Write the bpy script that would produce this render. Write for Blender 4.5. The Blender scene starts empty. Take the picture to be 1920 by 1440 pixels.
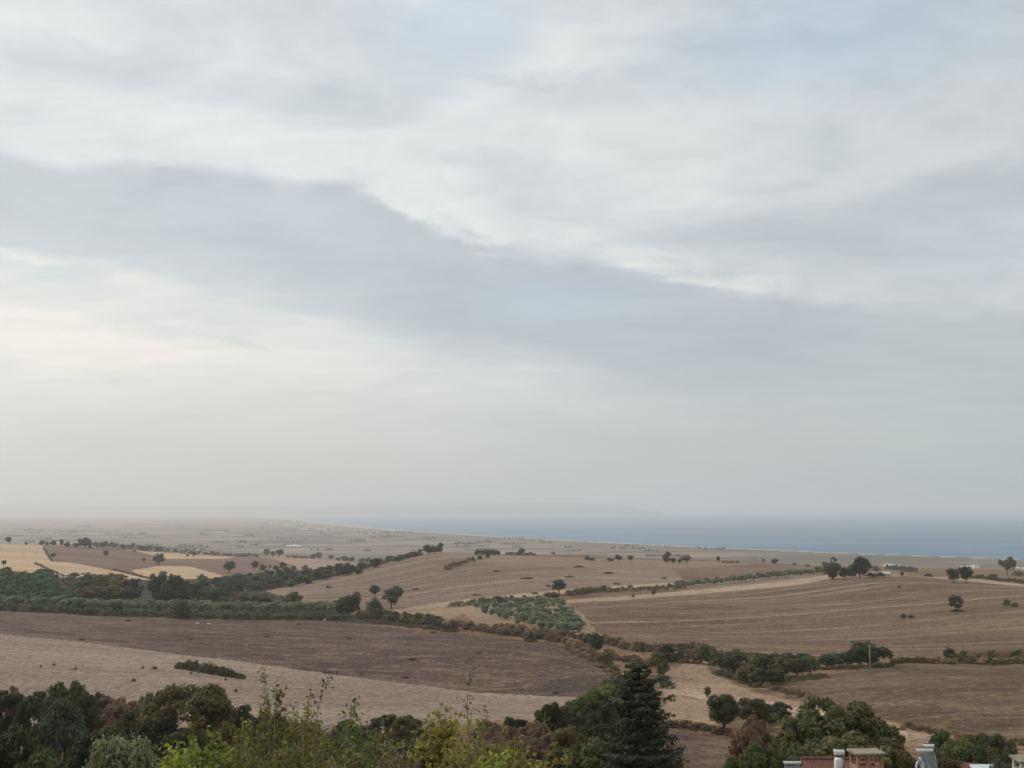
import bpy, math, random
import numpy as np
from mathutils import Vector

# ------------------------------------------------------------------ camera, world, sun, exposure
F = 2100.0                       # focal length in pixels of a 1920 px wide frame
H = 110.0                        # camera height above the sea
Y0 = 956.0                       # row of the true horizontal
PITCH = math.atan((Y0 - 720.0) / F)
SUN_AZ, SUN_EL = -52.0, 30.0     # degrees, azimuth from +Y towards +X

scene = bpy.context.scene
col = scene.collection
cam_data = bpy.data.cameras.new('camera')
cam = bpy.data.objects.new('camera', cam_data)
col.objects.link(cam)
cam.location = (0, 0, H)
cam.rotation_euler = (math.radians(90) + PITCH, 0, 0)
cam_data.sensor_width = 36.0
cam_data.lens = 36.0 * F / 1920.0
cam_data.clip_start = 0.2
cam_data.clip_end = 200000.0
scene.camera = cam
scene.view_settings.view_transform = 'Standard'
scene.view_settings.look = 'None'
scene.view_settings.exposure = 0.13
scene.view_settings.gamma = 1.0
scene.cycles.max_bounces = 6
scene.cycles.diffuse_bounces = 2
scene.cycles.glossy_bounces = 2
scene.cycles.transmission_bounces = 3
scene.cycles.transparent_max_bounces = 8
scene.cycles.volume_bounces = 1
scene.cycles.use_denoising = True
try:
    scene.cycles.denoiser = 'OPENIMAGEDENOISE'
except Exception:
    pass


def lin(c):
    return tuple((x / 255 / 12.92) if x / 255 <= 0.04045 else ((x / 255 + 0.055) / 1.055) ** 2.4 for x in c)


class N:
    """short node-tree writer"""
    def __init__(self, tree):
        self.t = tree

    def add(self, typ, **kw):
        n = self.t.nodes.new(typ)
        for k, v in kw.items():
            setattr(n, k, v)
        return n

    def put(self, sock, v):
        if v is None:
            return
        if isinstance(v, bpy.types.NodeSocket):
            self.t.links.new(v, sock)
        else:
            if isinstance(v, (tuple, list)) and len(v) == 3 and sock.type == 'RGBA':
                v = (*v, 1)
            sock.default_value = v

    def math(self, op, a, b=None, c=None, clamp=False):
        n = self.add('ShaderNodeMath', operation=op, use_clamp=clamp)
        self.put(n.inputs[0], a); self.put(n.inputs[1], b)
        if c is not None:
            self.put(n.inputs[2], c)
        return n.outputs[0]

    def mix(self, f, a, b, blend='MIX'):
        n = self.add('ShaderNodeMix', data_type='RGBA', blend_type=blend)
        self.put(n.inputs[0], f); self.put(n.inputs[6], a); self.put(n.inputs[7], b)
        return n.outputs[2]

    def noise(self, vec, scale, detail=4, rough=0.55, dist=0.0):
        n = self.add('ShaderNodeTexNoise')
        if vec is not None:
            self.t.links.new(vec, n.inputs['Vector'])
        n.inputs['Scale'].default_value = scale
        n.inputs['Detail'].default_value = detail
        n.inputs['Roughness'].default_value = rough
        n.inputs['Distortion'].default_value = dist
        return n.outputs['Fac']

    def mapping(self, vec, scale=(1, 1, 1), loc=(0, 0, 0), rot=(0, 0, 0), typ='POINT'):
        n = self.add('ShaderNodeMapping', vector_type=typ)
        self.t.links.new(vec, n.inputs['Vector'])
        n.inputs['Scale'].default_value = scale
        n.inputs['Location'].default_value = loc
        n.inputs['Rotation'].default_value = rot
        return n.outputs[0]

    def step(self, v, lo, hi, a=0.0, b=1.0):
        n = self.add('ShaderNodeMapRange', interpolation_type='SMOOTHSTEP')
        self.put(n.inputs[0], v); self.put(n.inputs[1], lo); self.put(n.inputs[2], hi)
        self.put(n.inputs[3], a); self.put(n.inputs[4], b)
        return n.outputs[0]


def sky_uv(px, py):
    """direction angles (azimuth, elevation) of a photograph pixel"""
    dx, dy, dz = (px - 960) / F, 1.0, -(py - 720) / F
    y = math.cos(PITCH) * dy - math.sin(PITCH) * dz
    z = math.sin(PITCH) * dy + math.cos(PITCH) * dz
    return math.atan2(dx, y), math.atan2(z, math.hypot(dx, y))


def build_world():
    w = bpy.data.worlds.new('World')
    scene.world = w
    w.use_nodes = True
    t = w.node_tree
    t.nodes.clear()
    g = N(t)
    sky = g.add('ShaderNodeTexSky', sky_type='NISHITA', sun_disc=False)
    sky.sun_elevation = math.radians(SUN_EL)
    sky.sun_rotation = math.radians(SUN_AZ)
    sky.dust_density = 3.0
    sky.altitude = 100
    tc = g.add('ShaderNodeTexCoord').outputs['Generated']
    sep = g.add('ShaderNodeSeparateXYZ'); t.links.new(tc, sep.inputs[0])
    x, y, z = sep.outputs
    u = g.math('ARCTAN2', x, y)
    zc = g.math('MAXIMUM', z, 0.0)
    v = g.math('ARCSINE', zc)
    comb = g.add('ShaderNodeCombineXYZ'); t.links.new(u, comb.inputs[0]); t.links.new(v, comb.inputs[1])
    uv = comb.outputs[0]
    # cloud-layer plane coordinates (clouds flatten towards the horizon)
    den = g.math('ADD', zc, 0.16)
    c2 = g.add('ShaderNodeCombineXYZ')
    t.links.new(g.math('DIVIDE', x, den), c2.inputs[0]); t.links.new(g.math('DIVIDE', y, den), c2.inputs[1])
    plane = c2.outputs[0]
    n1 = g.noise(g.mapping(plane, (1.0, 1.0, 1), (3.1, 0.4, 0), (0, 0, 0.35)), 1.5, 8, 0.55, 0.4)
    n2 = g.noise(g.mapping(plane, (0.8, 1.5, 1), (1.1, 7.4, 2), (0, 0, 0.2)), 2.2, 9, 0.6, 0.7)
    n3 = g.noise(g.mapping(plane, (2.0, 4.2, 1), (5, 2, 5), (0, 0, 0.2)), 1.6, 9, 0.62, 0.8)
    n4 = g.noise(g.mapping(uv, (1, 1.9, 1), (8, 2, 1), (0, 0, -0.12)), 9.0, 10, 0.62, 0.5)
    n5 = g.noise(g.mapping(uv, (1, 2.6, 1), (3, 6, 4), (0, 0, -0.15)), 3.5, 9, 0.58, 0.8)
    # distorted angles
    def centred(n, k):
        return g.math('MULTIPLY', g.math('SUBTRACT', n, 0.5), k)
    ud = g.math('ADD', u, centred(n1, 0.14))
    vd = g.math('ADD', v, g.math('ADD', centred(n2, 0.06), centred(n4, 0.045)))
    c3 = g.add('ShaderNodeCombineXYZ'); t.links.new(ud, c3.inputs[0]); t.links.new(vd, c3.inputs[1])
    uvd = c3.outputs[0]

    def blob(px, py, rx, ry, rot=0.0):
        a, e = sky_uv(px, py)
        m = g.mapping(uvd, (rx / F, ry / F, 1), (a, e, 0), (0, 0, math.radians(rot)), 'TEXTURE')
        gr = g.add('ShaderNodeTexGradient', gradient_type='SPHERICAL'); t.links.new(m, gr.inputs[0])
        return g.step(gr.outputs['Fac'], 0.0, 0.9)

    def streak(px, py, rx, ry, rot=0.0):
        a, e = sky_uv(px, py)
        us = g.add('ShaderNodeCombineXYZ')
        t.links.new(g.math('ADD', u, centred(n4, 0.05)), us.inputs[0]); t.links.new(g.math('ADD', v, centred(n4, 0.022)), us.inputs[1])
        m = g.mapping(us.outputs[0], (rx / F, ry / F, 1), (a, e, 0), (0, 0, math.radians(rot)), 'TEXTURE')
        gr = g.add('ShaderNodeTexGradient', gradient_type='SPHERICAL'); t.links.new(m, gr.inputs[0])
        return g.step(gr.outputs['Fac'], 0.0, 0.9)

    def addup(parts):
        s = None
        for wgt, p in parts:
            q = g.math('MULTIPLY', p, wgt)
            s = q if s is None else g.math('ADD', s, q)
        return s

    # the long grey bank: between an upper edge and a lower edge that vary with azimuth
    def edge(pts):
        n = g.add('ShaderNodeFloatCurve')
        c = n.mapping.curves[0]
        P = [(sky_uv(px, py)) for px, py in pts]
        Q = [((a + 0.9) / 1.8, e / 0.6) for a, e in P]
        Q = [(0.0, Q[0][1])] + Q + [(1.0, Q[-1][1])]
        while len(c.points) < len(Q):
            c.points.new(0.5, 0.5)
        for p, q in zip(c.points, Q):
            p.location = q
        n.mapping.update()
        t.links.new(g.math('MULTIPLY_ADD', ud, 1 / 1.8, 0.5), n.inputs['Value'])
        return g.math('MULTIPLY', n.outputs[0], 0.6)
    top = edge([(0, 285), (300, 305), (500, 330), (660, 345), (780, 425), (1000, 470), (1150, 490), (1350, 540), (1560, 568), (1700, 580), (1920, 560)])
    bot = edge([(0, 462), (200, 484), (380, 525), (520, 572), (800, 640), (1000, 700), (1300, 755), (1920, 790)])
    vd2 = g.math('ADD', v, g.math('ADD', centred(n2, 0.04), centred(n4, 0.03)))
    band_top = g.step(g.math('SUBTRACT', top, vd2), -0.005, 0.012)
    band_bot = g.step(g.math('SUBTRACT', vd2, bot), -0.03, 0.035)
    band = g.math('MULTIPLY', band_top, band_bot)
    dark = addup([(0.8, g.math('MULTIPLY', band, g.step(u, 0.12, 0.40, 1.0, 0.6))), (0.45, blob(1650, 440, 560, 110, 3)), (0.30, blob(230, 110, 300, 70)),
                  (0.30, blob(650, 190, 330, 60, -6)), (0.22, blob(1400, 640, 600, 110)),
                  (0.28, blob(1750, 350, 330, 60)), (0.15, blob(1000, 600, 400, 70, -8))])
    blue = addup([(0.75, blob(850, 60, 260, 120)), (0.75, blob(1560, 70, 560, 150)), (0.35, blob(1080, 560, 260, 60)),
                  (0.3, blob(1850, 450, 260, 120))])
    bright = addup([(0.75, blob(1060, 110, 170, 80)), (0.6, blob(500, 250, 620, 80, -4)), (0.6, blob(1100, 270, 560, 100, -4)),
                    (0.50, blob(900, 405, 280, 45, -20)), (0.45, blob(1330, 500, 420, 45, -6)), (0.35, blob(150, 60, 400, 60)),
                    (0.4, blob(900, 170, 260, 60, 25))])
    warm = addup([(0.6, blob(60, 590, 460, 110)), (0.7, blob(560, 598, 200, 42, -8)), (0.8, blob(260, 665, 820, 85)), (0.4, blob(450, 760, 1000, 90)),
                  (0.55, blob(40, 484, 130, 14)), (0.45, blob(240, 530, 170, 30, -14))])
    base = g.mix(g.step(n5, 0.3, 0.7), lin((202, 209, 212)), lin((225, 229, 228)))
    base = g.mix(g.math('MULTIPLY', g.step(n1, 0.35, 0.7), 0.35), base, lin((187, 196, 203)))
    c = g.mix(g.math('MINIMUM', bright, 0.9), base, lin((231, 235, 232)))
    c = g.mix(g.math('MINIMUM', g.math('MULTIPLY', warm, 0.95), 0.95), c, lin((236, 233, 225)))
    c = g.mix(g.math('MINIMUM', dark, 0.97), c, lin((181, 191, 197)))
    # ragged bright rim where the bank ends
    gap = g.math('SUBTRACT', vd2, top)
    rim = g.math('MULTIPLY', g.step(gap, -0.004, 0.004), g.step(gap, 0.045, 0.004))
    rim = g.math('MULTIPLY', rim, g.math('MULTIPLY', g.step(n4, 0.42, 0.6), g.math('MULTIPLY', g.step(u, -0.2, -0.08), g.step(u, 0.32, 0.2))))
    c = g.mix(g.math('MULTIPLY', rim, 0.75), c, lin((232, 234, 230)))
    c = g.mix(g.math('MINIMUM', g.math('MULTIPLY', blue, g.step(n1, 0.2, 0.7, 0.6, 1.0)), 0.9), c, lin((186, 203, 220)))
    sk = addup([(0.7, streak(50, 483, 130, 12, -3)), (0.45, streak(370, 608, 110, 8, -8)), (0.55, streak(600, 600, 130, 16, -4)), (0.35, streak(240, 525, 150, 16, -18)),
                (0.4, streak(910, 478, 80, 9, -6)), (0.5, streak(790, 395, 110, 20, -26)), (0.35, streak(1250, 505, 200, 14, -9)), (0.3, streak(830, 690, 90, 8, -3)), (0.45, streak(1080, 95, 110, 45, -20))])
    c = g.mix(g.math('MINIMUM', g.math('MULTIPLY', sk, g.step(n4, 0.3, 0.62, 0.35, 1.0)), 0.7), c, lin((232, 232, 226)))
    wk = addup([(0.5, streak(890, 438, 70, 12, -10)), (0.4, streak(1300, 515, 90, 9, -8)), (0.35, streak(960, 150, 150, 16, -12)), (0.35, streak(1460, 350, 130, 14, 4)), (0.3, streak(430, 640, 120, 9, -12)), (0.3, streak(1700, 570, 200, 14, -4))])
    c = g.mix(g.math('MINIMUM', wk, 0.8), c, lin((186, 195, 201)))
    # fine streaks
    c = g.mix(1.0, c, g.mix(g.step(n3, 0.3, 0.7), (0.965, 0.967, 0.972), (1.03, 1.03, 1.026)), 'MULTIPLY')
    c = g.mix(1.0, c, g.mix(g.step(n4, 0.33, 0.67), g.mix(g.step(v, 0.1, 0.3), (0.985, 0.985, 0.987), (0.945, 0.949, 0.955)), g.mix(g.step(v, 0.1, 0.3), (1.012, 1.012, 1.01), (1.045, 1.044, 1.038))), 'MULTIPLY')
    # towards the horizon an even veil
    veil = g.mix(g.step(u, -0.45, 0.45), lin((200, 201, 197)), lin((180, 193, 196)))
    c = g.mix(g.step(v, 0.02, 0.14, 0.85, 0.0), c, veil)
    # brighter on the sun's side of the sky, darker opposite (outside the view)
    side = g.step(g.math('ABSOLUTE', g.math('SUBTRACT', u, math.radians(SUN_AZ))), 0.3, 3.0, 1.0, 0.72)
    c = g.mix(1.0, c, side, 'MULTIPLY')
    # an overcast sky is brighter overhead than near the horizon (above the picture)
    c = g.mix(1.0, c, g.step(v, 0.5, 1.3, 1.0, 1.75), 'MULTIPLY')
    ten = g.mix(1.0, c, (10.0, 10.0, 10.0), 'MULTIPLY')
    allc = g.mix(0.9, sky.outputs[0], ten)
    bg = g.add('ShaderNodeBackground'); bg.inputs['Strength'].default_value = 0.1
    t.links.new(allc, bg.inputs['Color'])
    out = g.add('ShaderNodeOutputWorld'); t.links.new(bg.outputs[0], out.inputs['Surface'])
    w.cycles.sampling_method = 'MANUAL'
    w.cycles.sample_map_resolution = 512


build_world()
sd = bpy.data.lights.new('sun', 'SUN')
sd.energy = 1.2
sd.angle = math.radians(14)
sd.color = (1.0, 0.93, 0.84)
sun = bpy.data.objects.new('sun', sd)
col.objects.link(sun)
_a, _e = math.radians(SUN_AZ), math.radians(SUN_EL)
_d = Vector((math.sin(_a) * math.cos(_e), math.cos(_a) * math.cos(_e), math.sin(_e)))
sun.rotation_euler = _d.to_track_quat('Z', 'Y').to_euler()
sun.location = (0, 0, 400)

# ------------------------------------------------------------------ tagging and mesh helpers
rng = np.random.default_rng(7)
random.seed(7)


def tag(o, label=None, cat=None, group=None, kind=None):
    if label: o['label'] = label
    if cat: o['category'] = cat
    if group: o['group'] = group
    if kind: o['kind'] = kind
    return o


def link(o, parent=None):
    col.objects.link(o)
    if parent is not None:
        o.parent = parent
    return o


def np_mesh(name, verts, quads=None, tris=None, mat=None, smooth=False, mats=None, midx=None):
    me = bpy.data.meshes.new(name)
    verts = np.asarray(verts, dtype=np.float32)
    nq = 0 if quads is None else len(quads)
    nt = 0 if tris is None else len(tris)
    me.vertices.add(len(verts))
    me.vertices.foreach_set('co', verts.ravel())
    idx = []
    if nq: idx.append(np.asarray(quads, dtype=np.int32).ravel())
    if nt: idx.append(np.asarray(tris, dtype=np.int32).ravel())
    idx = np.concatenate(idx)
    me.loops.add(len(idx))
    me.loops.foreach_set('vertex_index', idx)
    me.polygons.add(nq + nt)
    starts = np.concatenate([np.arange(nq) * 4, nq * 4 + np.arange(nt) * 3]).astype(np.int32)
    me.polygons.foreach_set('loop_start', starts)
    me.polygons.foreach_set('use_smooth', np.full(nq + nt, smooth))
    if midx is not None:
        me.polygons.foreach_set('material_index', np.asarray(midx, dtype=np.int32))
    me.update(calc_edges=True)
    for m in (mats or ([mat] if mat else [])):
        me.materials.append(m)
    return me


class MB:
    """collects boxes, tubes and prisms for one mesh"""
    def __init__(self):
        self.v, self.f = [], []

    def box(self, c, s, rot=0.0, tilt=0.0):
        b = len(self.v)
        hx, hy, hz = s[0] / 2, s[1] / 2, s[2] / 2
        for sx, sy, sz in ((-1, -1, -1), (1, -1, -1), (1, 1, -1), (-1, 1, -1), (-1, -1, 1), (1, -1, 1), (1, 1, 1), (-1, 1, 1)):
            p = Vector((sx * hx, sy * hy, sz * hz))
            if tilt:
                p = Vector((p.x, p.y * math.cos(tilt) - p.z * math.sin(tilt), p.y * math.sin(tilt) + p.z * math.cos(tilt)))
            if rot:
                p = Vector((p.x * math.cos(rot) - p.y * math.sin(rot), p.x * math.sin(rot) + p.y * math.cos(rot), p.z))
            self.v.append((p.x + c[0], p.y + c[1], p.z + c[2]))
        for f in ((0, 3, 2, 1), (4, 5, 6, 7), (0, 1, 5, 4), (1, 2, 6, 5), (2, 3, 7, 6), (3, 0, 4, 7)):
            self.f.append(tuple(b + i for i in f))
        return self

    def tube(self, pts, radii, n=8, cap=True):
        pts = [Vector(p) for p in pts]
        rings = []
        for i, p in enumerate(pts):
            d = (pts[min(i + 1, len(pts) - 1)] - pts[max(i - 1, 0)])
            d = d.normalized() if d.length > 1e-9 else Vector((0, 0, 1))
            a = d.orthogonal().normalized() if abs(d.z) > 0.9 else d.cross(Vector((0, 0, 1))).normalized()
            b2 = d.cross(a).normalized()
            r = radii[i] if isinstance(radii, (list, tuple)) else radii
            ring = []
            for k in range(n):
                t = 2 * math.pi * k / n
                q = p + a * (r * math.cos(t)) + b2 * (r * math.sin(t))
                ring.append(len(self.v)); self.v.append(tuple(q))
            rings.append(ring)
        for r0, r1 in zip(rings, rings[1:]):
            for k in range(n):
                self.f.append((r0[k], r0[(k + 1) % n], r1[(k + 1) % n], r1[k]))
        if cap:
            self.f.append(tuple(reversed(rings[0]))); self.f.append(tuple(rings[-1]))
        return self

    def poly(self, pts, faces):
        b = len(self.v)
        self.v += [tuple(p) for p in pts]
        self.f += [tuple(b + i for i in f) for f in faces]
        return self

    def mesh(self, name, mat, smooth=False, bevel=0):
        me = bpy.data.meshes.new(name)
        me.from_pydata(self.v, [], self.f)
        me.materials.append(mat)
        if smooth:
            me.polygons.foreach_set('use_smooth', [True] * len(me.polygons))
        me.update()
        return me

    def build(self, name, mat, parent=None, smooth=False, bevel=0.0):
        o = bpy.data.objects.new(name, self.mesh(name, mat, smooth))
        link(o, parent)
        if bevel:
            m = o.modifiers.new('bevel', 'BEVEL'); m.width = bevel; m.segments = 2
        return o


# ------------------------------------------------------------------ terrain heights
def ray_dir(px, py):
    dx, dz = (px - 960) / F, -(py - 720) / F
    y = math.cos(PITCH) - math.sin(PITCH) * dz
    z = math.sin(PITCH) + math.cos(PITCH) * dz
    return dx, y, z


def pix_pt(px, py, D):
    x, y, z = ray_dir(px, py)
    t = D / y
    return (x * t, D, H + z * t)


def proj(p):
    """photograph pixel of a world point"""
    x, y, z = p[0], p[1], p[2] - H
    c, s = math.cos(PITCH), math.sin(PITCH)
    d = y * c + z * s
    v = -y * s + z * c
    return 960 + F * x / d, 720 - F * v / d


CTRL = []
for colx, rows, tail in [
    (-350, [(1340, 185), (1180, 340), (1140, 460), (1108, 600), (1072, 800), (1045, 1050), (1022, 1300)], [(1600, 50), (2000, 22), (2500, 6)]),
    (0, [(1340, 185), (1255, 240), (1190, 330), (1146, 450), (1110, 600), (1070, 800), (1043, 1050), (1021, 1300)], [(1600, 50), (2000, 22), (2500, 6)]),
    (150, [(1345, 185), (1207, 315), (1153, 445), (1115, 600), (1079, 820), (1052, 1050), (1026, 1350)], [(1650, 50), (2000, 22), (2500, 6)]),
    (300, [(1345, 185), (1280, 225), (1225, 300), (1160, 440), (1122, 600), (1086, 850), (1062, 1080), (1045, 1330), (1034, 1500)], [(1800, 38), (2200, 14), (2600, 6)]),
    (450, [(1345, 183), (1242, 288), (1163, 435), (1128, 590), (1096, 800), (1070, 1050), (1052, 1350), (1044, 1600)], [(2000, 28), (2500, 8)]),
    (600, [(1345, 180), (1260, 275), (1165, 430), (1142, 520), (1112, 620), (1088, 760), (1076, 860), (1058, 1250), (1048, 1600)], [(2000, 22), (2500, 8)]),
    (740, [(1350, 178), (1275, 265), (1176, 420), (1143, 530), (1100, 650), (1072, 760), (1053, 850)], [(1000, 60), (1400, 38), (1900, 18), (2500, 6)]),
    (820, [(1350, 178), (1288, 257), (1182, 405), (1132, 545), (1090, 660), (1055, 800), (1036, 900)], [(1100, 62), (1500, 36), (2000, 16), (2500, 6)]),
    (900, [(1352, 178), (1298, 250), (1190, 385), (1160, 440), (1127, 545), (1082, 680), (1042, 900)], [(1200, 60), (1600, 34), (2100, 14), (2600, 6)]),
    (1050, [(1355, 175), (1303, 243), (1205, 360), (1165, 430), (1127, 525), (1090, 640), (1045, 930)], [(1300, 52), (1700, 30), (2200, 12), (2700, 5)]),
    (1200, [(1350, 175), (1290, 245), (1228, 325), (1190, 390), (1142, 480), (1102, 600), (1050, 950)], [(1300, 50), (1800, 28), (2400, 8)]),
    (1400, [(1440, 125), (1380, 160), (1320, 215), (1262, 288), (1227, 340), (1180, 420), (1140, 510), (1103, 640), (1062, 900), (1053, 1000)], [(1300, 48), (1800, 26), (2300, 6)]),
    (1600, [(1440, 120), (1380, 150), (1300, 215), (1245, 305), (1228, 340), (1160, 450), (1112, 570), (1084, 680)], [(800, 64), (1000, 55), (1300, 44), (1700, 26), (2200, 6)]),
    (1750, [(1440, 118), (1380, 147), (1300, 210), (1246, 302), (1232, 330), (1165, 440), (1115, 560), (1086, 680)], [(850, 60), (1100, 49), (1500, 33), (2000, 10), (2300, 5)]),
    (1880, [(1440, 115), (1380, 145), (1300, 205), (1247, 300), (1235, 325), (1170, 430), (1132, 520), (1102, 620), (1092, 680)], [(850, 58), (1100, 48), (1500, 32), (2000, 9), (2300, 4)]),
    (2250, [(1440, 115), (1380, 145), (1300, 205), (1247, 300), (1170, 430), (1135, 520), (1105, 620)], [(850, 54), (1300, 34), (2000, 6)]),
]:
    for py, D in rows:
        CTRL.append(pix_pt(colx, py, D))
    for D, z in tail:
        x, y, _ = ray_dir(colx, 956)
        CTRL.append((x / y * D, D, z))
for deg in (-75, -55, -40, -25, -12, 0, 12, 25, 40, 55, 75):
    a = math.radians(deg)
    near = [(3, 106), (8, 105.6), (15, 104.4), (25, 101.8), (50, 95.3), (80, 88.5), (110, 83.5)]
    if abs(deg) > 30:
        near += [(180, 77), (300, 72), (500, 66), (800, 62), (1200, 55), (1700, 35), (2300, 8)]
    for r, z in near:
        CTRL.append((r * math.sin(a), r * math.cos(a), z))
CT = np.array(CTRL)


def tcoord(X, Y):
    r = np.hypot(X, Y)
    th = np.arctan2(X, Y)
    return np.stack([th * 2.2, np.log(np.maximum(r, 2.0))], axis=-1)


def tps(d2):
    return 0.5 * d2 * np.log(d2 + 1e-12)


_P = tcoord(CT[:, 0], CT[:, 1])
_n = len(_P)
_K = tps(((_P[:, None] - _P[None]) ** 2).sum(-1)) + np.eye(_n) * 2e-4
_A = np.zeros((_n + 3, _n + 3))
_A[:_n, :_n] = _K
_A[:_n, _n] = 1; _A[:_n, _n + 1:] = _P
_A[_n, :_n] = 1; _A[_n + 1:, :_n] = _P.T
_W = np.linalg.solve(_A, np.concatenate([CT[:, 2], np.zeros(3)]))

SHORE = np.array([(-3000, 4000), (0, 2500), (1500, 1640), (2457, 1123), (2817, 858), (3348, 542), (4278, 81), (5775, -522), (7965, -1176),
                  (12158, -2316), (15500, -3250), (17800, -3980), (19000, -4150), (20200, -3300), (21400, -900), (22600, 1300), (24000, 2600), (26000, 3100), (27500, 2600), (29000, 0), (31000, -20000), (90000, -90000)], float)


def shore(Y):
    return np.interp(Y, SHORE[:, 0], SHORE[:, 1])


def sstep(x, a, b):
    t = np.clip((x - a) / (b - a), 0, 1)
    return t * t * (3 - 2 * t)


def height(X, Y):
    X = np.atleast_1d(np.asarray(X, float)); Y = np.atleast_1d(np.asarray(Y, float))
    shp = X.shape
    X = X.ravel(); Y = Y.ravel()
    out = np.empty(len(X))
    for s in range(0, len(X), 40000):
        x, y = X[s:s + 40000], Y[s:s + 40000]
        r = np.hypot(x, y); th = np.arctan2(x, y)
        q = tcoord(x, y)
        q[:, 0] = np.clip(q[:, 0], -1.3 * 2.2, 1.3 * 2.2)
        q[:, 1] = np.minimum(q[:, 1], math.log(2600))
        d2 = ((q[:, None] - _P[None]) ** 2).sum(-1)
        z = tps(d2) @ _W[:_n] + _W[_n] + q @ _W[_n + 1:]
        # behind the camera: the village hill goes on
        back = sstep(np.abs(th), 1.15, 1.6)
        zb = 106 + 14 * sstep(r, 10, 400) - 30 * sstep(r, 900, 6000)
        z = z * (1 - back) + zb * back
        # gentle undulation of the fields
        w = sstep(r, 140, 260) * (1 - sstep(r, 1500, 2300))
        z = z + w * (0.35 * np.sin(x / 31 + 1.3 * np.sin(y / 47)) + 0.3 * np.sin(y / 23 + 0.8 * np.sin(x / 39 + 2)))
        # the coastal plain and the shore
        plain = 4.0 + 2.0 * np.sin(x / 900) * np.sin(y / 1300 + 1)
        p = sstep(r, 1900, 2700) * (1 - back)
        z = z * (1 - p) + plain * p
        g = shore(y) - x
        land = sstep(g, -60, 260)
        lowcap = -5 + 10 * sstep(g, -200, 200) + np.clip(g, 0, 4000) * 0.09
        z = np.where(y > 600, np.minimum(z, lowcap), z)
        z = np.where((land <= 0) & (y > 600), -5.0, z)
        out[s:s + 40000] = z
    return out.reshape(shp)


_steps = np.concatenate([np.geomspace(8, 2600, 700), np.geomspace(2620, 30000, 200)])


def hit(px, py, dmax=1e9, tries=10):
    """first terrain point seen through a photograph pixel; slides down the picture while it lies beyond dmax"""
    for k in range(tries):
        x, y, z = ray_dir(px, py + k * 1.2)
        Y = _steps
        zr = H + z / y * Y
        zt = height(x / y * Y, Y)
        below = np.nonzero(zr < zt)[0]
        if len(below):
            i = below[0]
            if i:
                a, b = zr[i - 1] - zt[i - 1], zr[i] - zt[i]
                D = Y[i - 1] + (Y[i] - Y[i - 1]) * a / (a - b)
            else:
                D = Y[0]
            if D <= dmax:
                return (x / y * D, D, float(height(x / y * D, D)[0]))
    D = min(dmax, 2500)
    x, y, z = ray_dir(px, py)
    return (x / y * D, D, float(height(x / y * D, D)[0]))


def at(px, D):
    x, y, z = ray_dir(px, 956)
    X = x / y * D
    return (X, D, float(height(X, D)[0]))


# ------------------------------------------------------------------ materials
MATS = {}


def new_mat(name):
    m = bpy.data.materials.new(name)
    m.use_nodes = True
    m.node_tree.nodes.clear()
    g = N(m.node_tree)
    out = g.add('ShaderNodeOutputMaterial')
    MATS[name] = m
    return m, g, out


def pos(g):
    return g.add('ShaderNodeNewGeometry').outputs['Position']


def principled(g, out, color, rough=0.9, bump=None, bstr=0.3, bdist=0.1, spec=0.2, metal=0.0):
    b = g.add('ShaderNodeBsdfPrincipled')
    g.put(b.inputs['Base Color'], color)
    g.put(b.inputs['Roughness'], rough)
    b.inputs['Specular IOR Level'].default_value = spec
    b.inputs['Metallic'].default_value = metal
    if bump is not None:
        bn = g.add('ShaderNodeBump'); bn.inputs['Strength'].default_value = bstr; bn.inputs['Distance'].default_value = bdist
        g.put(bn.inputs['Height'], bump); g.t.links.new(bn.outputs[0], b.inputs['Normal'])
    g.t.links.new(b.outputs[0], out.inputs['Surface'])
    return b


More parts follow.
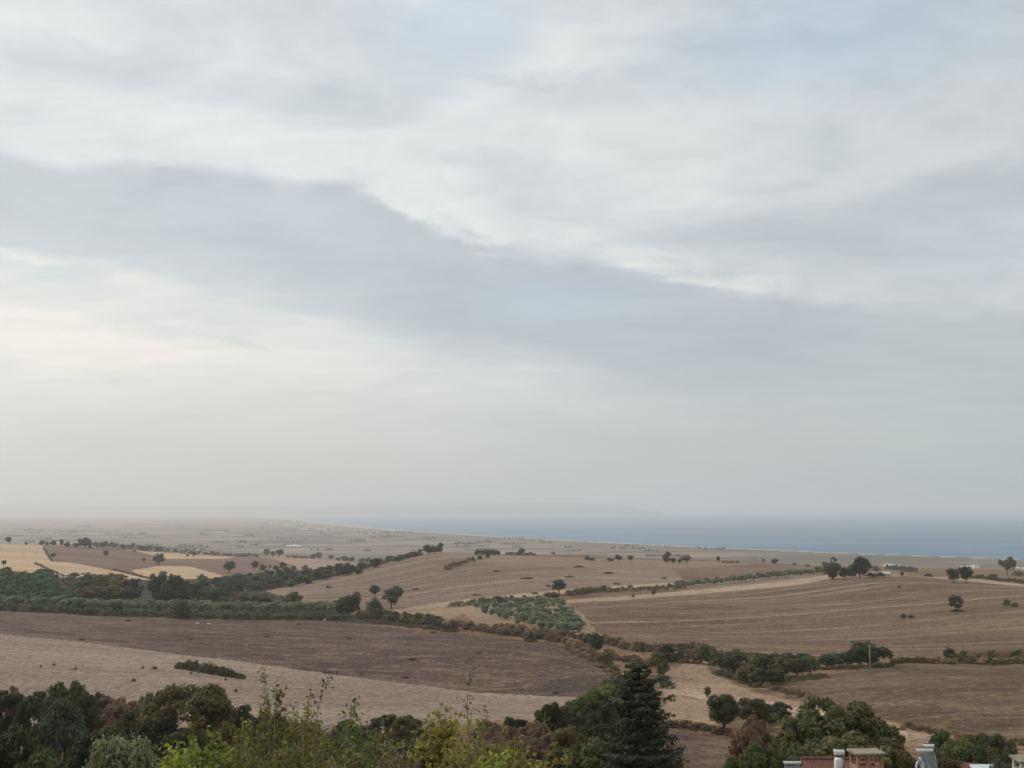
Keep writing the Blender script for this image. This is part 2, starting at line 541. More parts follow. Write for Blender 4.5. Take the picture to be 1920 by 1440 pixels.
def field_mat(name, dark, light, straw, rows=0.0, rot=0.0, stretch=0.5, straw_amt=0.35, patch=0.02, rowmix=0.5):
    """soil with patches along the working direction, straw litter and furrow rows"""
    m, g, out = new_mat(name)
    p = pos(g)
    al = g.mapping(p, (stretch, 1, 1), (0, 0, 0), (0, 0, rot))
    big = g.noise(al, patch, 5, 0.6, 0.5)
    mid = g.noise(al, 0.12, 6, 0.65, 0.8)
    fine = g.noise(g.mapping(p, (2.0, 1, 1), rot=(0, 0, rot)), 0.9, 6, 0.75)
    speck = g.noise(g.mapping(p, (2.6, 1, 1), rot=(0, 0, rot)), 0.35, 3, 0.9)
    clod = g.noise(g.mapping(p, (0.8, 1, 1), (7, 3, 0), (0, 0, rot)), 0.22, 5, 0.75, 0.4)
    c = g.mix(g.step(big, 0.38, 0.62), dark, light)
    c = g.mix(g.math('MULTIPLY', g.step(mid, 0.48, 0.72), straw_amt), c, straw)
    if rows:
        at_ = g.add('ShaderNodeAttribute', attribute_name='row')
        wob = g.math('ADD', at_.outputs['Fac'], g.math('MULTIPLY', g.math('SUBTRACT', mid, 0.5), 0.5))
        s1 = g.math('SINE', g.math('MULTIPLY', wob, 2 * math.pi * rows))
        s2 = g.math('SINE', g.math('MULTIPLY', wob, 2 * math.pi * rows * 2.7))
        s3 = g.math('SINE', g.math('MULTIPLY', wob, 2 * math.pi * rows * 0.37))
        s = g.math('ADD', g.math('MULTIPLY', s1, 0.5), g.math('ADD', g.math('MULTIPLY', s2, 0.3), g.math('MULTIPLY', s3, 0.4)))
        r1 = g.step(s, 0.2, 1.0)
        r2 = g.step(s, -1.0, -0.2, 1.0, 0.0)
        # the wide straw lines left at the turn of the work
        ridge = g.math('ABSOLUTE', g.math('SUBTRACT', g.math('FRACT', g.math('MULTIPLY_ADD', wob, 0.21, 0.13)), 0.5))
        c = g.mix(g.math('MULTIPLY', g.math('MULTIPLY', g.step(ridge, 0.045, 0.01), g.step(mid, 0.3, 0.5, 0.35, 1.0)), min(0.75, rowmix)), c, straw)
        brk = g.step(g.noise(al, 0.03, 4, 0.6), 0.3, 0.65, 0.25, 1.0)
        c = g.mix(g.math('MULTIPLY', g.math('MULTIPLY', r1, brk), rowmix), c, straw)
        c = g.mix(g.math('MULTIPLY', g.math('MULTIPLY', r2, brk), rowmix * 0.8), c, tuple(x * 0.62 for x in dark))
    c = g.mix(1.0, c, g.mix(g.step(speck, 0.32, 0.68), (0.66, 0.65, 0.64), (1.36, 1.36, 1.35)), 'MULTIPLY')
    c = g.mix(1.0, c, g.mix(g.step(fine, 0.3, 0.7), (0.72, 0.72, 0.72), (1.3, 1.3, 1.3)), 'MULTIPLY')
    fleck = g.noise(g.mapping(p, (2.4, 1, 1), (17, 9, 0), (0, 0, rot)), 0.38, 4, 0.8)
    c = g.mix(g.math('MULTIPLY', g.math('MULTIPLY', g.step(fleck, 0.55, 0.62), g.step(mid, 0.36, 0.6, 0.25, 1.0)), min(0.8, straw_amt * 1.3)), c, straw)
    c = g.mix(g.math('MULTIPLY', g.step(fleck, 0.42, 0.36), 0.35), c, tuple(x * 0.6 for x in dark))
    c = g.mix(g.math('MULTIPLY', g.step(clod, 0.57, 0.63), straw_amt * 0.9), c, straw)
    c = g.mix(g.math('MULTIPLY', g.step(clod, 0.42, 0.36), 0.5), c, tuple(x * 0.55 for x in dark))
    principled(g, out, c, 0.95, fine, 0.5, 0.5, 0.1)
    return m


S = lambda *c: lin(c)
field_mat('ploughed_soil_left', S(74, 57, 50), S(91, 72, 62), S(142, 119, 99), rows=1.2, rot=0.12, straw_amt=0.6, rowmix=0.2, patch=0.03)
field_mat('pale_stubble', S(130, 111, 98), S(145, 126, 111), S(168, 148, 128), rows=1.0, rot=0.15, straw_amt=0.35, rowmix=0.14)
field_mat('contour_stubble', S(96, 75, 60), S(118, 96, 76), S(158, 134, 107), rows=1.4, rot=-0.08, straw_amt=0.35, rowmix=0.72, patch=0.008)
field_mat('hill_stubble', S(112, 91, 78), S(136, 114, 98), S(166, 143, 122), rows=1.5, rot=-0.3, straw_amt=0.35, rowmix=0.55, patch=0.008)
field_mat('brown_field_right', S(84, 66, 52), S(106, 84, 66), S(150, 127, 98), rows=1.0, rot=0.2, straw_amt=0.55, rowmix=0.12, patch=0.03)
field_mat('track_dust', S(158, 134, 112), S(174, 150, 126), S(188, 166, 140), straw_amt=0.3)
field_mat('wheat_stubble_far', S(176, 146, 116), S(190, 162, 130), S(202, 176, 142), straw_amt=0.3, rot=0.2)
field_mat('brown_far', S(104, 80, 68), S(120, 96, 82), S(160, 136, 112), straw_amt=0.3, rot=0.15, rowmix=0.2, rows=1.0)
field_mat('pink_far', S(150, 120, 104), S(168, 138, 120), S(184, 156, 134), straw_amt=0.3)
field_mat('scrub_ground', S(98, 78, 58), S(124, 98, 72), S(160, 132, 100), straw_amt=0.5, stretch=0.7, patch=0.06)
field_mat('wood_floor', S(44, 46, 32), S(60, 58, 42), S(84, 78, 56), straw_amt=0.3, stretch=0.8, patch=0.05)
field_mat('red_soil', S(96, 74, 64), S(114, 90, 78), S(144, 118, 100), straw_amt=0.5, stretch=0.6, patch=0.06)
field_mat('beach_sand', S(180, 174, 158), S(190, 184, 168), S(196, 190, 176), straw_amt=0.1)
field_mat('tan_field', S(138, 112, 90), S(154, 128, 104), S(174, 150, 124), straw_amt=0.35, rot=-0.3, rowmix=0.15, rows=1.0)


def plain_mat():
    m, g, out = new_mat('coastal_plain')
    p = pos(g)
    v = g.add('ShaderNodeTexVoronoi', feature='F1'); v.inputs['Scale'].default_value = 1.0
    g.t.links.new(g.mapping(p, (0.0045, 0.010, 0), rot=(0, 0, 0.25)), v.inputs['Vector'])
    hv = g.add('ShaderNodeSeparateColor'); g.t.links.new(v.outputs['Color'], hv.inputs[0])
    c = g.mix(g.step(hv.outputs[0], 0.3, 0.7), S(92, 80, 74), S(138, 121, 108))
    c = g.mix(g.step(hv.outputs[1], 0.62, 0.7), c, S(104, 98, 84))
    c = g.mix(g.step(hv.outputs[2], 0.75, 0.82), c, S(160, 140, 118))
    n = g.noise(g.mapping(p, (0.4, 1, 1)), 0.008, 6, 0.7, 0.5)
    c = g.mix(g.step(n, 0.55, 0.66), c, S(70, 72, 54))
    n2 = g.noise(p, 0.03, 6, 0.7)
    c = g.mix(1.0, c, g.mix(n2, (0.7, 0.7, 0.7), (1.3, 1.3, 1.3)), 'MULTIPLY')
    at_ = g.add('ShaderNodeAttribute', attribute_name='coast')
    c = g.mix(g.math('MULTIPLY', at_.outputs['Fac'], 0.75), c, S(104, 95, 82))
    principled(g, out, c, 0.95, None, spec=0.1)
    return m


plain_mat()


def foliage(name, a, b, c3=None, trans=0.3, nscale=0.6, rough=0.6):
    m, g, out = new_mat(name)
    geo = g.add('ShaderNodeNewGeometry')
    ob = g.add('ShaderNodeTexCoord').outputs['Object']
    oi = g.add('ShaderNodeObjectInfo').outputs['Random']
    rnd = geo.outputs['Random Per Island']
    a, b = tuple(x * 1.38 for x in a), tuple(x * 1.7 for x in b)
    if c3: c3 = tuple(x * 1.3 for x in c3)
    c = g.mix(rnd, a, b)
    if c3:
        c = g.mix(g.step(g.noise(ob, nscale, 3, 0.6), 0.45, 0.65), c, c3)
    c = g.mix(1.0, c, g.mix(oi, (0.72, 0.76, 0.74), (1.36, 1.26, 1.14)), 'MULTIPLY')
    c = g.mix(1.0, c, g.mix(g.math('FRACT', g.math('MULTIPLY', rnd, 7.13)), (0.75, 0.75, 0.75), (1.3, 1.3, 1.3)), 'MULTIPLY')
    pr = g.add('ShaderNodeBsdfPrincipled')
    g.put(pr.inputs['Base Color'], c); pr.inputs['Roughness'].default_value = rough
    pr.inputs['Specular IOR Level'].default_value = 0.25
    tr = g.add('ShaderNodeBsdfTranslucent'); g.put(tr.inputs['Color'], g.mix(1.0, c, (1.15, 1.2, 0.7), 'MULTIPLY'))
    mx = g.add('ShaderNodeMixShader'); mx.inputs[0].default_value = trans
    g.t.links.new(pr.outputs[0], mx.inputs[1]); g.t.links.new(tr.outputs[0], mx.inputs[2])
    g.t.links.new(mx.outputs[0], out.inputs['Surface'])
    return m


foliage('leaf_dark', S(44, 50, 28), S(62, 66, 36), S(56, 54, 34))
foliage('leaf_deep', S(32, 40, 28), S(46, 54, 34), S(40, 42, 28))
foliage('leaf_green', S(56, 64, 38), S(78, 86, 50), S(62, 62, 42))
foliage('leaf_wood', S(56, 64, 42), S(78, 86, 56), S(62, 64, 42))
foliage('leaf_olive', S(86, 96, 76), S(116, 124, 102), S(80, 86, 66))
foliage('leaf_olivebrown', S(70, 64, 38), S(92, 84, 48), S(60, 62, 36))
foliage('leaf_grey', S(62, 68, 52), S(88, 92, 72), S(54, 60, 42))
foliage('leaf_fresh', S(72, 82, 46), S(98, 106, 60), S(66, 68, 42))
foliage('leaf_pale', S(84, 90, 70), S(118, 122, 100), S(62, 68, 48))
foliage('leaf_lime', S(96, 106, 44), S(124, 130, 56), S(80, 88, 40), trans=0.35)
foliage('leaf_yellow', S(92, 92, 46), S(118, 112, 58), S(74, 78, 40), trans=0.35)
foliage('leaf_near', S(74, 80, 42), S(108, 106, 58), S(88, 78, 48), trans=0.35)
foliage('leaf_brown', S(80, 64, 48), S(106, 84, 62), S(72, 64, 44), trans=0.12)
foliage('leaf_red', S(84, 66, 54), S(102, 80, 64), S(78, 70, 48), trans=0.12)
foliage('needle', S(40, 48, 36), S(82, 90, 68), S(58, 56, 46), trans=0.2, nscale=1.8)
foliage('leaf_far', S(54, 52, 38), S(76, 72, 52), S(60, 56, 42), trans=0.15)
foliage('leaf_bright', S(50, 76, 38), S(70, 98, 50), S(56, 74, 42))
foliage('leaf_walnut', S(58, 64, 36), S(96, 98, 58), S(88, 76, 52), trans=0.3, nscale=0.9)
foliage('dry_grass', S(112, 92, 70), S(140, 116, 88), S(96, 78, 58), trans=0.15)


def bark(name, a, b):
    m, g, out = new_mat(name)
    n = g.noise(g.mapping(g.add('ShaderNodeTexCoord').outputs['Object'], (4, 4, 1)), 6, 5, 0.7)
    principled(g, out, g.mix(n, a, b), 0.9, n, 0.5, 0.02)
    return m


bark('bark', S(52, 44, 36), S(88, 76, 62))
bark('bark_grey', S(120, 108, 92), S(168, 156, 138))
bark('pole_wood', S(130, 116, 98), S(166, 152, 130))


def simple(name, a, b, scale=3.0, rough=0.8, bstr=0.2, spec=0.3, metal=0.0):
    m, g, out = new_mat(name)
    ob = g.add('ShaderNodeTexCoord').outputs['Object']
    n = g.noise(ob, scale, 6, 0.65)
    n2 = g.noise(ob, scale * 7, 4, 0.7)
    c = g.mix(g.step(n, 0.3, 0.7), a, b)
    c = g.mix(1.0, c, g.mix(n2, (0.88, 0.88, 0.88), (1.1, 1.1, 1.1)), 'MULTIPLY')
    principled(g, out, c, rough, n2, bstr, 0.02, spec, metal)
    return m


simple('white_paint', S(214, 214, 210), S(230, 230, 226), rough=0.5)
simple('tank_white', S(226, 228, 228), S(240, 241, 240), rough=0.35, bstr=0.05)
simple('steel', S(120, 124, 126), S(160, 162, 162), rough=0.45, metal=0.6)
simple('panel_dark', S(92, 96, 100), S(124, 127, 130), rough=0.4, spec=0.3)
simple('rim_black', S(24, 24, 26), S(36, 36, 38), rough=0.6)
simple('plaster_pink', S(158, 122, 102), S(184, 146, 122), 2.0)
simple('plaster_white', S(196, 188, 174), S(216, 208, 194), 2.0)
simple('concrete_slab', S(126, 118, 102), S(158, 148, 128), 2.5)
simple('brick_wall', S(138, 88, 66), S(170, 118, 92), 6.0)
bark('pole_wood', S(150, 138, 120), S(176, 164, 144))
simple('rock', S(170, 160, 146), S(204, 194, 180), 2.0)
simple('tarp', S(206, 214, 222), S(222, 228, 232), rough=0.6)
simple('glass_dark', S(36, 40, 44), S(52, 56, 60), rough=0.2, spec=0.6)
simple('roof_far', S(150, 96, 80), S(176, 120, 100), 1.0)
simple('wall_far', S(226, 222, 214), S(238, 234, 226), 1.0)
simple('wall_pale', S(236, 234, 230), S(244, 242, 238), 1.0)
simple('shed_roof', S(222, 222, 220), S(236, 236, 234), 1.0)


def roof_tiles():
    m, g, out = new_mat('clay_tiles')
    ob = g.add('ShaderNodeTexCoord').outputs['Object']
    sep = g.add('ShaderNodeSeparateXYZ'); g.t.links.new(ob, sep.inputs[0])
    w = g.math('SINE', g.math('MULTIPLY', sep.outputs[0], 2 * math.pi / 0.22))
    w2 = g.math('FRACT', g.math('MULTIPLY', sep.outputs[1], 1 / 0.33))
    n = g.noise(ob, 3.0, 6, 0.7)
    n2 = g.noise(ob, 14.0, 3, 0.7)
    c = g.mix(g.step(n, .3, .7), S(118, 66, 60), S(150, 96, 86))
    c = g.mix(g.step(n2, 0.42, 0.65), c, S(138, 110, 94))
    c = g.mix(g.step(g.noise(ob, 1.1, 5, 0.7), 0.5, 0.65, 0.0, 0.7), c, S(112, 92, 78))
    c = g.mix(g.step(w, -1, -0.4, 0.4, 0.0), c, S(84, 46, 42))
    h = g.math('ADD', g.math('MULTIPLY', w, 0.5), g.math('MULTIPLY', w2, 0.5))
    principled(g, out, c, 0.85, h, 0.8, 0.05)


roof_tiles()


def sea_mat():
    m, g, out = new_mat('sea_water')
    p = pos(g)
    n1 = g.noise(g.mapping(p, (1, 1, 1), rot=(0, 0, 0.4)), 0.05, 8, 0.7)
    n2 = g.noise(g.mapping(p, (0.18, 1, 1), rot=(0, 0, 0.1)), 0.0035, 6, 0.65, 0.4)
    c = g.mix(g.step(n2, 0.35, 0.65), S(46, 94, 130), S(82, 128, 156))
    b = principled(g, out, c, 0.42, n1, 1.0, 6.0, 0.35)
    b.inputs['IOR'].default_value = 1.33


sea_mat()

# ------------------------------------------------------------------ the ground, split into its fields
def dense(poly, step=18):
    out = []
    for (x0, y0), (x1, y1) in zip(poly, poly[1:] + poly[:1]):
        n = max(1, int(math.hypot(x1 - x0, (y1 - y0) * 3) / step))
        for k in range(n):
            out.append((x0 + (x1 - x0) * k / n, y0 + (y1 - y0) * k / n))
    return out


L_BOT = [(1045, 1306), (900, 1299), (740, 1280), (600, 1260), (450, 1240), (300, 1223), (150, 1203), (0, 1189)]
FIELDS = [  # name, material, photograph outline, farthest distance; later ones win
    ('wood_ground', 'wood_floor', [(-60, 1060), (60, 1072), (120, 1080), (280, 1088), (420, 1080), (560, 1070), (640, 1062), (720, 1058), (640, 1082), (520, 1104), (560, 1130), (640, 1146), (740, 1172), (420, 1160), (200, 1154), (-60, 1142)], 1250),
    ('wheat_field', 'wheat_stubble_far', [(-60, 1020), (80, 1022), (97, 1053), (133, 1055), (213, 1070), (285, 1087), (120, 1083), (60, 1074), (-60, 1062)], 1500),
    ('ploughed_field', 'brown_far', [(80, 1023), (233, 1030), (313, 1047), (330, 1060), (247, 1069), (213, 1070), (133, 1054), (97, 1053)], 1500),
    ('wheat_field', 'wheat_stubble_far', [(233, 1029), (367, 1035), (453, 1044), (413, 1048), (315, 1048), (253, 1033)], 1700),
    ('ploughed_field', 'brown_far', [(320, 1048), (413, 1048), (470, 1042), (520, 1050), (548, 1060), (500, 1076), (422, 1079), (360, 1062), (325, 1059)], 1700),
    ('wheat_field', 'wheat_stubble_far', [(247, 1069), (300, 1061), (355, 1062), (422, 1080), (400, 1084), (288, 1088), (262, 1078)], 1300),
    ('stubble_field', 'pink_far', [(470, 1042), (640, 1047), (700, 1052), (640, 1064), (560, 1068), (545, 1058), (520, 1050)], 1750),
    ('hillside_field', 'hill_stubble', [(498, 1108), (560, 1095), (640, 1078), (745, 1050), (800, 1034), (830, 1031), (900, 1039), (1000, 1043), (1100, 1047), (1280, 1053), (1560, 1051), (1700, 1066), (1700, 1080), (1560, 1084), (1400, 1100), (1280, 1108), (1200, 1104), (1050, 1113), (880, 1128), (750, 1144), (640, 1140), (560, 1128)], 1150),
    ('crest_field', 'brown_far', [(1260, 1066), (1380, 1060), (1500, 1052), (1620, 1052), (1700, 1062), (1560, 1072), (1420, 1084), (1290, 1096)], 1150),
    ('dirt_track', 'track_dust', [(735, 1143), (850, 1127), (950, 1116), (1050, 1106), (1150, 1099), (1260, 1092), (1260, 1096), (1160, 1105), (1050, 1113), (950, 1122), (860, 1134), (760, 1149)], 900),
    ('verge', 'tan_field', [(730, 1148), (860, 1134), (900, 1130), (850, 1160), (760, 1172), (700, 1160)], 700),
    ('contour_field', 'contour_stubble', [(1080, 1132), (1130, 1128), (1280, 1117), (1400, 1106), (1560, 1088), (1700, 1081), (1830, 1092), (1980, 1102), (1980, 1238), (1600, 1232), (1450, 1225), (1280, 1213), (1150, 1202), (1110, 1170)], 760),
    ('stubble_strip', 'track_dust', [(1040, 1126), (1160, 1119), (1280, 1108), (1400, 1098), (1550, 1079), (1565, 1084), (1500, 1096), (1400, 1106), (1280, 1116), (1160, 1126), (1050, 1131)], 760),
    ('stubble_strip', 'track_dust', [(1670, 1073), (1720, 1074), (1790, 1080), (1920, 1096), (1980, 1104), (1920, 1100), (1790, 1087), (1700, 1080)], 760),
    ('olive_ground', 'tan_field', [(850, 1138), (930, 1124), (1045, 1122), (1090, 1150), (1130, 1195), (1000, 1185), (900, 1172)], 700),
    ('ploughed_field', 'ploughed_soil_left', [(-80, 1137), (0, 1144), (200, 1154), (420, 1161), (620, 1164), (740, 1177), (900, 1192), (1040, 1206), (1110, 1232), (1150, 1256), (1165, 1278), (1120, 1306)] + L_BOT + [(-80, 1180)], 520),
    ('stubble_field', 'pale_stubble', [(-80, 1181)] + L_BOT[::-1] + [(1075, 1308), (1060, 1345), (900, 1353), (700, 1385), (-80, 1425)], 400),
    ('ploughed_field', 'brown_field_right', [(1428, 1299), (1500, 1280), (1560, 1264), (1640, 1250), (1750, 1247), (1980, 1246), (1980, 1400), (1800, 1372), (1700, 1358), (1640, 1345), (1540, 1325)], 340),
    ('dry_field', 'tan_field', [(1248, 1262), (1300, 1237), (1332, 1239), (1330, 1262), (1420, 1300), (1540, 1327), (1700, 1362), (1860, 1395), (1700, 1400), (1500, 1345), (1380, 1336), (1330, 1370), (1240, 1356)], 340),
    ('dirt_track', 'track_dust', [(1240, 1289), (1290, 1292), (1340, 1303), (1420, 1310), (1560, 1338), (1700, 1372), (1700, 1382), (1560, 1350), (1420, 1322), (1330, 1312), (1240, 1298)], 300),
    ('dirt_track', 'track_dust', [(985, 1370), (1060, 1351), (1118, 1330), (1134, 1342), (1070, 1362), (990, 1385)], 260),
    ('red_field', 'red_soil', [(1150, 1375), (1260, 1368), (1390, 1384), (1500, 1395), (1560, 1450), (1500, 1520), (1150, 1520)], 240),
]

GUIDES = [  # lines the rows follow: (list of photograph polylines, row number), farthest distance
    ('contour_stubble', [([(1060, 1131), (1280, 1116), (1400, 1105), (1560, 1087), (1700, 1080), (1830, 1092), (1980, 1102)], 0),
                         ([(1060, 1152), (1280, 1148), (1447, 1140), (1613, 1128), (1713, 1113), (1813, 1104), (1980, 1106)], 4),
                         ([(1080, 1186), (1280, 1182), (1480, 1172), (1647, 1158), (1780, 1145), (1880, 1134), (1980, 1128)], 9),
                         ([(1110, 1202), (1280, 1213), (1450, 1225), (1600, 1232), (1980, 1238)], 16)], 760),
    ('hill_stubble', [([(480, 1108), (640, 1078), (740, 1052), (830, 1034), (1000, 1043), (1300, 1054), (1700, 1066)], 0),
                      ([(480, 1118), (640, 1110), (750, 1092), (850, 1074), (960, 1060), (1100, 1057), (1300, 1064), (1700, 1072)], 7),
                      ([(480, 1130), (640, 1140), (740, 1145), (880, 1128), (1050, 1113), (1280, 1106), (1560, 1084), (1700, 1080)], 15)], 1150),
    ('ploughed_soil_left', [([(-80, 1137), (200, 1154), (420, 1161), (620, 1164), (740, 1177), (900, 1192), (1040, 1206), (1150, 1256)], 0),
                            ([(-80, 1181)] + L_BOT[::-1] + [(1160, 1308)], 7)], 520),
    ('pale_stubble', [([(-80, 1181)] + L_BOT[::-1] + [(1160, 1308)], 0), ([(-80, 1352), (600, 1352), (1160, 1350)], 8)], 400),
    ('brown_far', [([(-60, 1020), (300, 1036), (700, 1046), (1700, 1050)], 0), ([(-60, 1070), (300, 1084), (700, 1060), (1300, 1096), (1700, 1068)], 6)], 1600),
    ('brown_field_right', [([(1400, 1290), (1640, 1248), (1980, 1244)], 0), ([(1400, 1330), (1980, 1400)], 9)], 400),
    ('tan_field', [([(1200, 1240), (1980, 1300)], 0), ([(1200, 1370), (1980, 1430)], 8)], 400),
]


def in_poly(px, py, poly):
    poly = np.asarray(poly)
    inside = np.zeros(len(px), bool)
    x1, y1 = poly[:, 0], poly[:, 1]
    x2, y2 = np.roll(x1, -1), np.roll(y1, -1)
    for a, b, c, d in zip(x1, y1, x2, y2):
        if b == d:
            continue
        cond = ((b > py) != (d > py)) & (px < (c - a) * (py - b) / (d - b) + a)
        inside ^= cond
    return inside


def build_ground():
    th = np.concatenate([np.linspace(-180, -60, 30, endpoint=False), np.linspace(-60, -27, 50, endpoint=False),
                         np.linspace(-27, 27, 880, endpoint=False), np.linspace(27, 60, 50, endpoint=False), np.linspace(60, 180, 31)[:-1]])
    th = np.radians(th)
    rad = np.concatenate([np.geomspace(2, 110, 50, endpoint=False), np.geomspace(110, 1500, 500, endpoint=False),
                          np.geomspace(1500, 42000, 230)])
    T, R = np.meshgrid(th, rad)          # rows = radius
    X, Y = R * np.sin(T), R * np.cos(T)
    Z = height(X, Y)
    nr, nt = X.shape
    V = np.stack([X, Y, Z], -1).reshape(-1, 3)
    V = np.vstack([V, [[0, 0, Z[0].mean()]]])
    i = np.arange(nr - 1)[:, None] * nt
    j = np.arange(nt)[None]
    j2 = (j + 1) % nt
    Q = np.stack([i + j, i + j2, i + nt + j2, i + nt + j], -1).reshape(-1, 4)[:, ::-1]
    cen = V[Q].mean(1)
    r = np.hypot(cen[:, 0], cen[:, 1])
    keep = np.ones(len(Q), bool)
    # sea bed far from the shore is never seen
    g = shore(cen[:, 1]) - cen[:, 0]
    keep &= ~((g < -400) & (cen[:, 1] > 600))
    Q, cen, r, g = Q[keep], cen[keep], r[keep], g[keep]
    # wobble so that field edges are not ruled lines
    wx = 0.5 * np.sin(cen[:, 1] / 3.1 + 2 * np.sin(cen[:, 0] / 7.7)) + 0.4 * np.sin(cen[:, 0] / 4.3 + cen[:, 1] / 9)
    wy = 0.5 * np.sin(cen[:, 0] / 2.3 + 2 * np.sin(cen[:, 1] / 5.9)) + 0.5 * np.sin(cen[:, 0] / 11.3)
    lab = np.full(len(Q), -1)
    lab[r > 1850] = -2
    yaw = np.abs(np.arctan2(cen[:, 0], cen[:, 1]))
    sel0 = (yaw < math.radians(34)) & (r < 2200)
    cx, cy = cen[:, 0] + wx * 0.8, cen[:, 1] + wy * 1.0
    for k, (name, mat, poly, dmax) in enumerate(FIELDS):
        W = np.array([hit(x, y, dmax)[:2] for x, y in dense(poly)])
        lo, hi = W.min(0), W.max(0)
        s = np.nonzero(sel0 & (cx > lo[0]) & (cx < hi[0]) & (cy > lo[1]) & (cy < hi[1]))[0]
        ins = in_poly(cx[s], cy[s], W)
        lab[s[ins]] = k
    bw = np.interp(cen[:, 1], [0, 3000, 8000, 15000, 18000, 26000], [60, 75, 95, 130, 200, 200])
    lab[(g > -5) & (g < bw) & (cen[:, 1] > 900) & (cen[:, 1] < 30000)] = -3
    # row coordinate per material
    rowv = {}
    vr, vt = np.hypot(V[:, 0], V[:, 1]), np.arctan2(V[:, 0], V[:, 1])
    for mat, gl, dmax in GUIDES:
        curves = []
        for pl, val in gl:
            P = []
            for (a, b), (c, d) in zip(pl, pl[1:]):
                for t in np.linspace(0, 1, max(2, int(abs(c - a) / 30)), endpoint=False):
                    P.append(hit(a + (c - a) * t, b + (d - b) * t, dmax))
            P.append(hit(*pl[-1], dmax))
            P = np.array(P)
            tt, rr = np.arctan2(P[:, 0], P[:, 1]), np.hypot(P[:, 0], P[:, 1])
            o = np.argsort(tt)
            rs = rr[o]
            rs = np.convolve(np.pad(rs, 2, mode='edge'), np.ones(5) / 5, 'valid')
            curves.append((np.interp(vt, tt[o], rs), val))
        val = np.full(len(V), float(curves[0][1]))
        lr = np.log(np.maximum(vr, 2))
        for (ra, va), (rb, vb) in zip(curves, curves[1:]):
            a, b = np.log(ra), np.log(rb)
            t = (lr - a) / np.where(np.abs(b - a) < 1e-3, -1e-3, b - a)
            nearer = lr <= a
            val = np.where(nearer, va + np.clip(t, 0, 1.6) * (vb - va), val)
        rowv[mat] = val
    coast = 1 - sstep(shore(V[:, 1]) - V[:, 0], 150, 900)

    def piece(mask, name, mat, smooth=True):
        q = Q[mask]
        if not len(q):
            return None
        used, inv = np.unique(q.ravel(), return_inverse=True)
        me = np_mesh(name, V[used], quads=inv.reshape(-1, 4), mat=MATS[mat], smooth=smooth)
        if mat in rowv:
            a = me.attributes.new('row', 'FLOAT', 'POINT'); a.data.foreach_set('value', rowv[mat][used].astype(np.float32))
        if mat == 'coastal_plain':
            a = me.attributes.new('coast', 'FLOAT', 'POINT'); a.data.foreach_set('value', coast[used].astype(np.float32))
        o = bpy.data.objects.new(name, me)
        link(o)
        tag(o, kind='structure')
        return o
    piece(lab == -1, 'ground', 'scrub_ground')
    piece(lab == -2, 'coastal_plain', 'coastal_plain')
    piece(lab == -3, 'beach', 'beach_sand')
    for k, (name, mat, poly, dmax) in enumerate(FIELDS):
        piece(lab == k, name, mat)
    # middle of the fan under the camera
    c = len(V) - 1
    ring = np.arange(nt)
    me = np_mesh('ground', V[list(ring) + [c]], tris=np.stack([np.full(nt, nt), (ring + 1) % nt, ring], -1), mat=MATS['scrub_ground'])
    tag(link(bpy.data.objects.new('ground', me)), kind='structure')


build_ground()

# the sea: a ring sector sheet out to the horizon
mb_r = np.concatenate([[1], np.geomspace(800, 60000, 60)])
mb_t = np.radians(np.linspace(0, 360, 181)[:-1])
TT, RR = np.meshgrid(mb_t, mb_r)
sv = np.stack([RR * np.sin(TT), RR * np.cos(TT), -0.4 + 0 * RR], -1).reshape(-1, 3)
ii = np.arange(len(mb_r) - 1)[:, None] * 180; jj = np.arange(180)[None]
sq = np.stack([ii + jj, ii + (jj + 1) % 180, ii + 180 + (jj + 1) % 180, ii + 180 + jj], -1).reshape(-1, 4)[:, ::-1]
tag(link(bpy.data.objects.new('sea', np_mesh('sea', sv, quads=sq, mat=MATS['sea_water']))), kind='structure')


def hills():
    """the far side of the bay: long low hills with a headland"""
    D0 = 25500.0
    xs = np.linspace(-60, 1240, 260)
    prof = np.interp(xs, [-60, 0, 50, 110, 200, 400, 640, 700, 760, 860, 940, 1010, 1080, 1150, 1200, 1240],
                     [951, 949, 944, 947, 951, 950, 949, 944, 946, 948, 944, 941, 943, 947, 953, 959])
    ys = np.linspace(-1, 1, 40)
    V = []
    for v in ys:
        for x, p in zip(xs, prof):
            n = 0.8 + 0.25 * math.sin(x / 23 + v * 5) * math.sin(x / 61 + 2) + 0.12 * math.sin(x / 7 + v * 9)
            Dc = D0 + 2600 * v
            h = max((Y0 - p) / F * D0 + H, 5) * max(0, (1 - v * v)) ** 0.8
            X = (x - 960) / F * Dc
            V.append((X, Dc, h * (n if abs(v) > 0.15 else 1) - 4))
    nx = len(xs)
    Q = [(a * nx + b, a * nx + b + 1, (a + 1) * nx + b + 1, (a + 1) * nx + b) for a in range(len(ys) - 1) for b in range(nx - 1)]
    o = bpy.data.objects.new('hills', np_mesh('hills', V, quads=Q, mat=MATS['wood_floor'], smooth=True))
    tag(link(o), kind='structure')


hills()

# ------------------------------------------------------------------ haze: one even box of pale air
hm = bpy.data.materials.new('haze'); hm.use_nodes = True
hm.node_tree.nodes.clear()
_g = N(hm.node_tree)
_o = _g.add('ShaderNodeOutputMaterial'); _v = _g.add('ShaderNodeVolumePrincipled')
_v.inputs['Color'].default_value = (0.97, 0.975, 0.975, 1)
_v.inputs['Density'].default_value = 1.1e-4
_v.inputs['Anisotropy'].default_value = 0.3
hm.node_tree.links.new(_v.outputs[0], _o.inputs['Volume'])
MB().box((0, 0, 160), (124000, 124000, 334)).build('haze', hm)['kind'] = 'stuff'
#VEG

# ------------------------------------------------------------------ leaves, crowns, trees
def unit(a):
    return a / np.maximum(np.linalg.norm(a, axis=-1, keepdims=True), 1e-9)


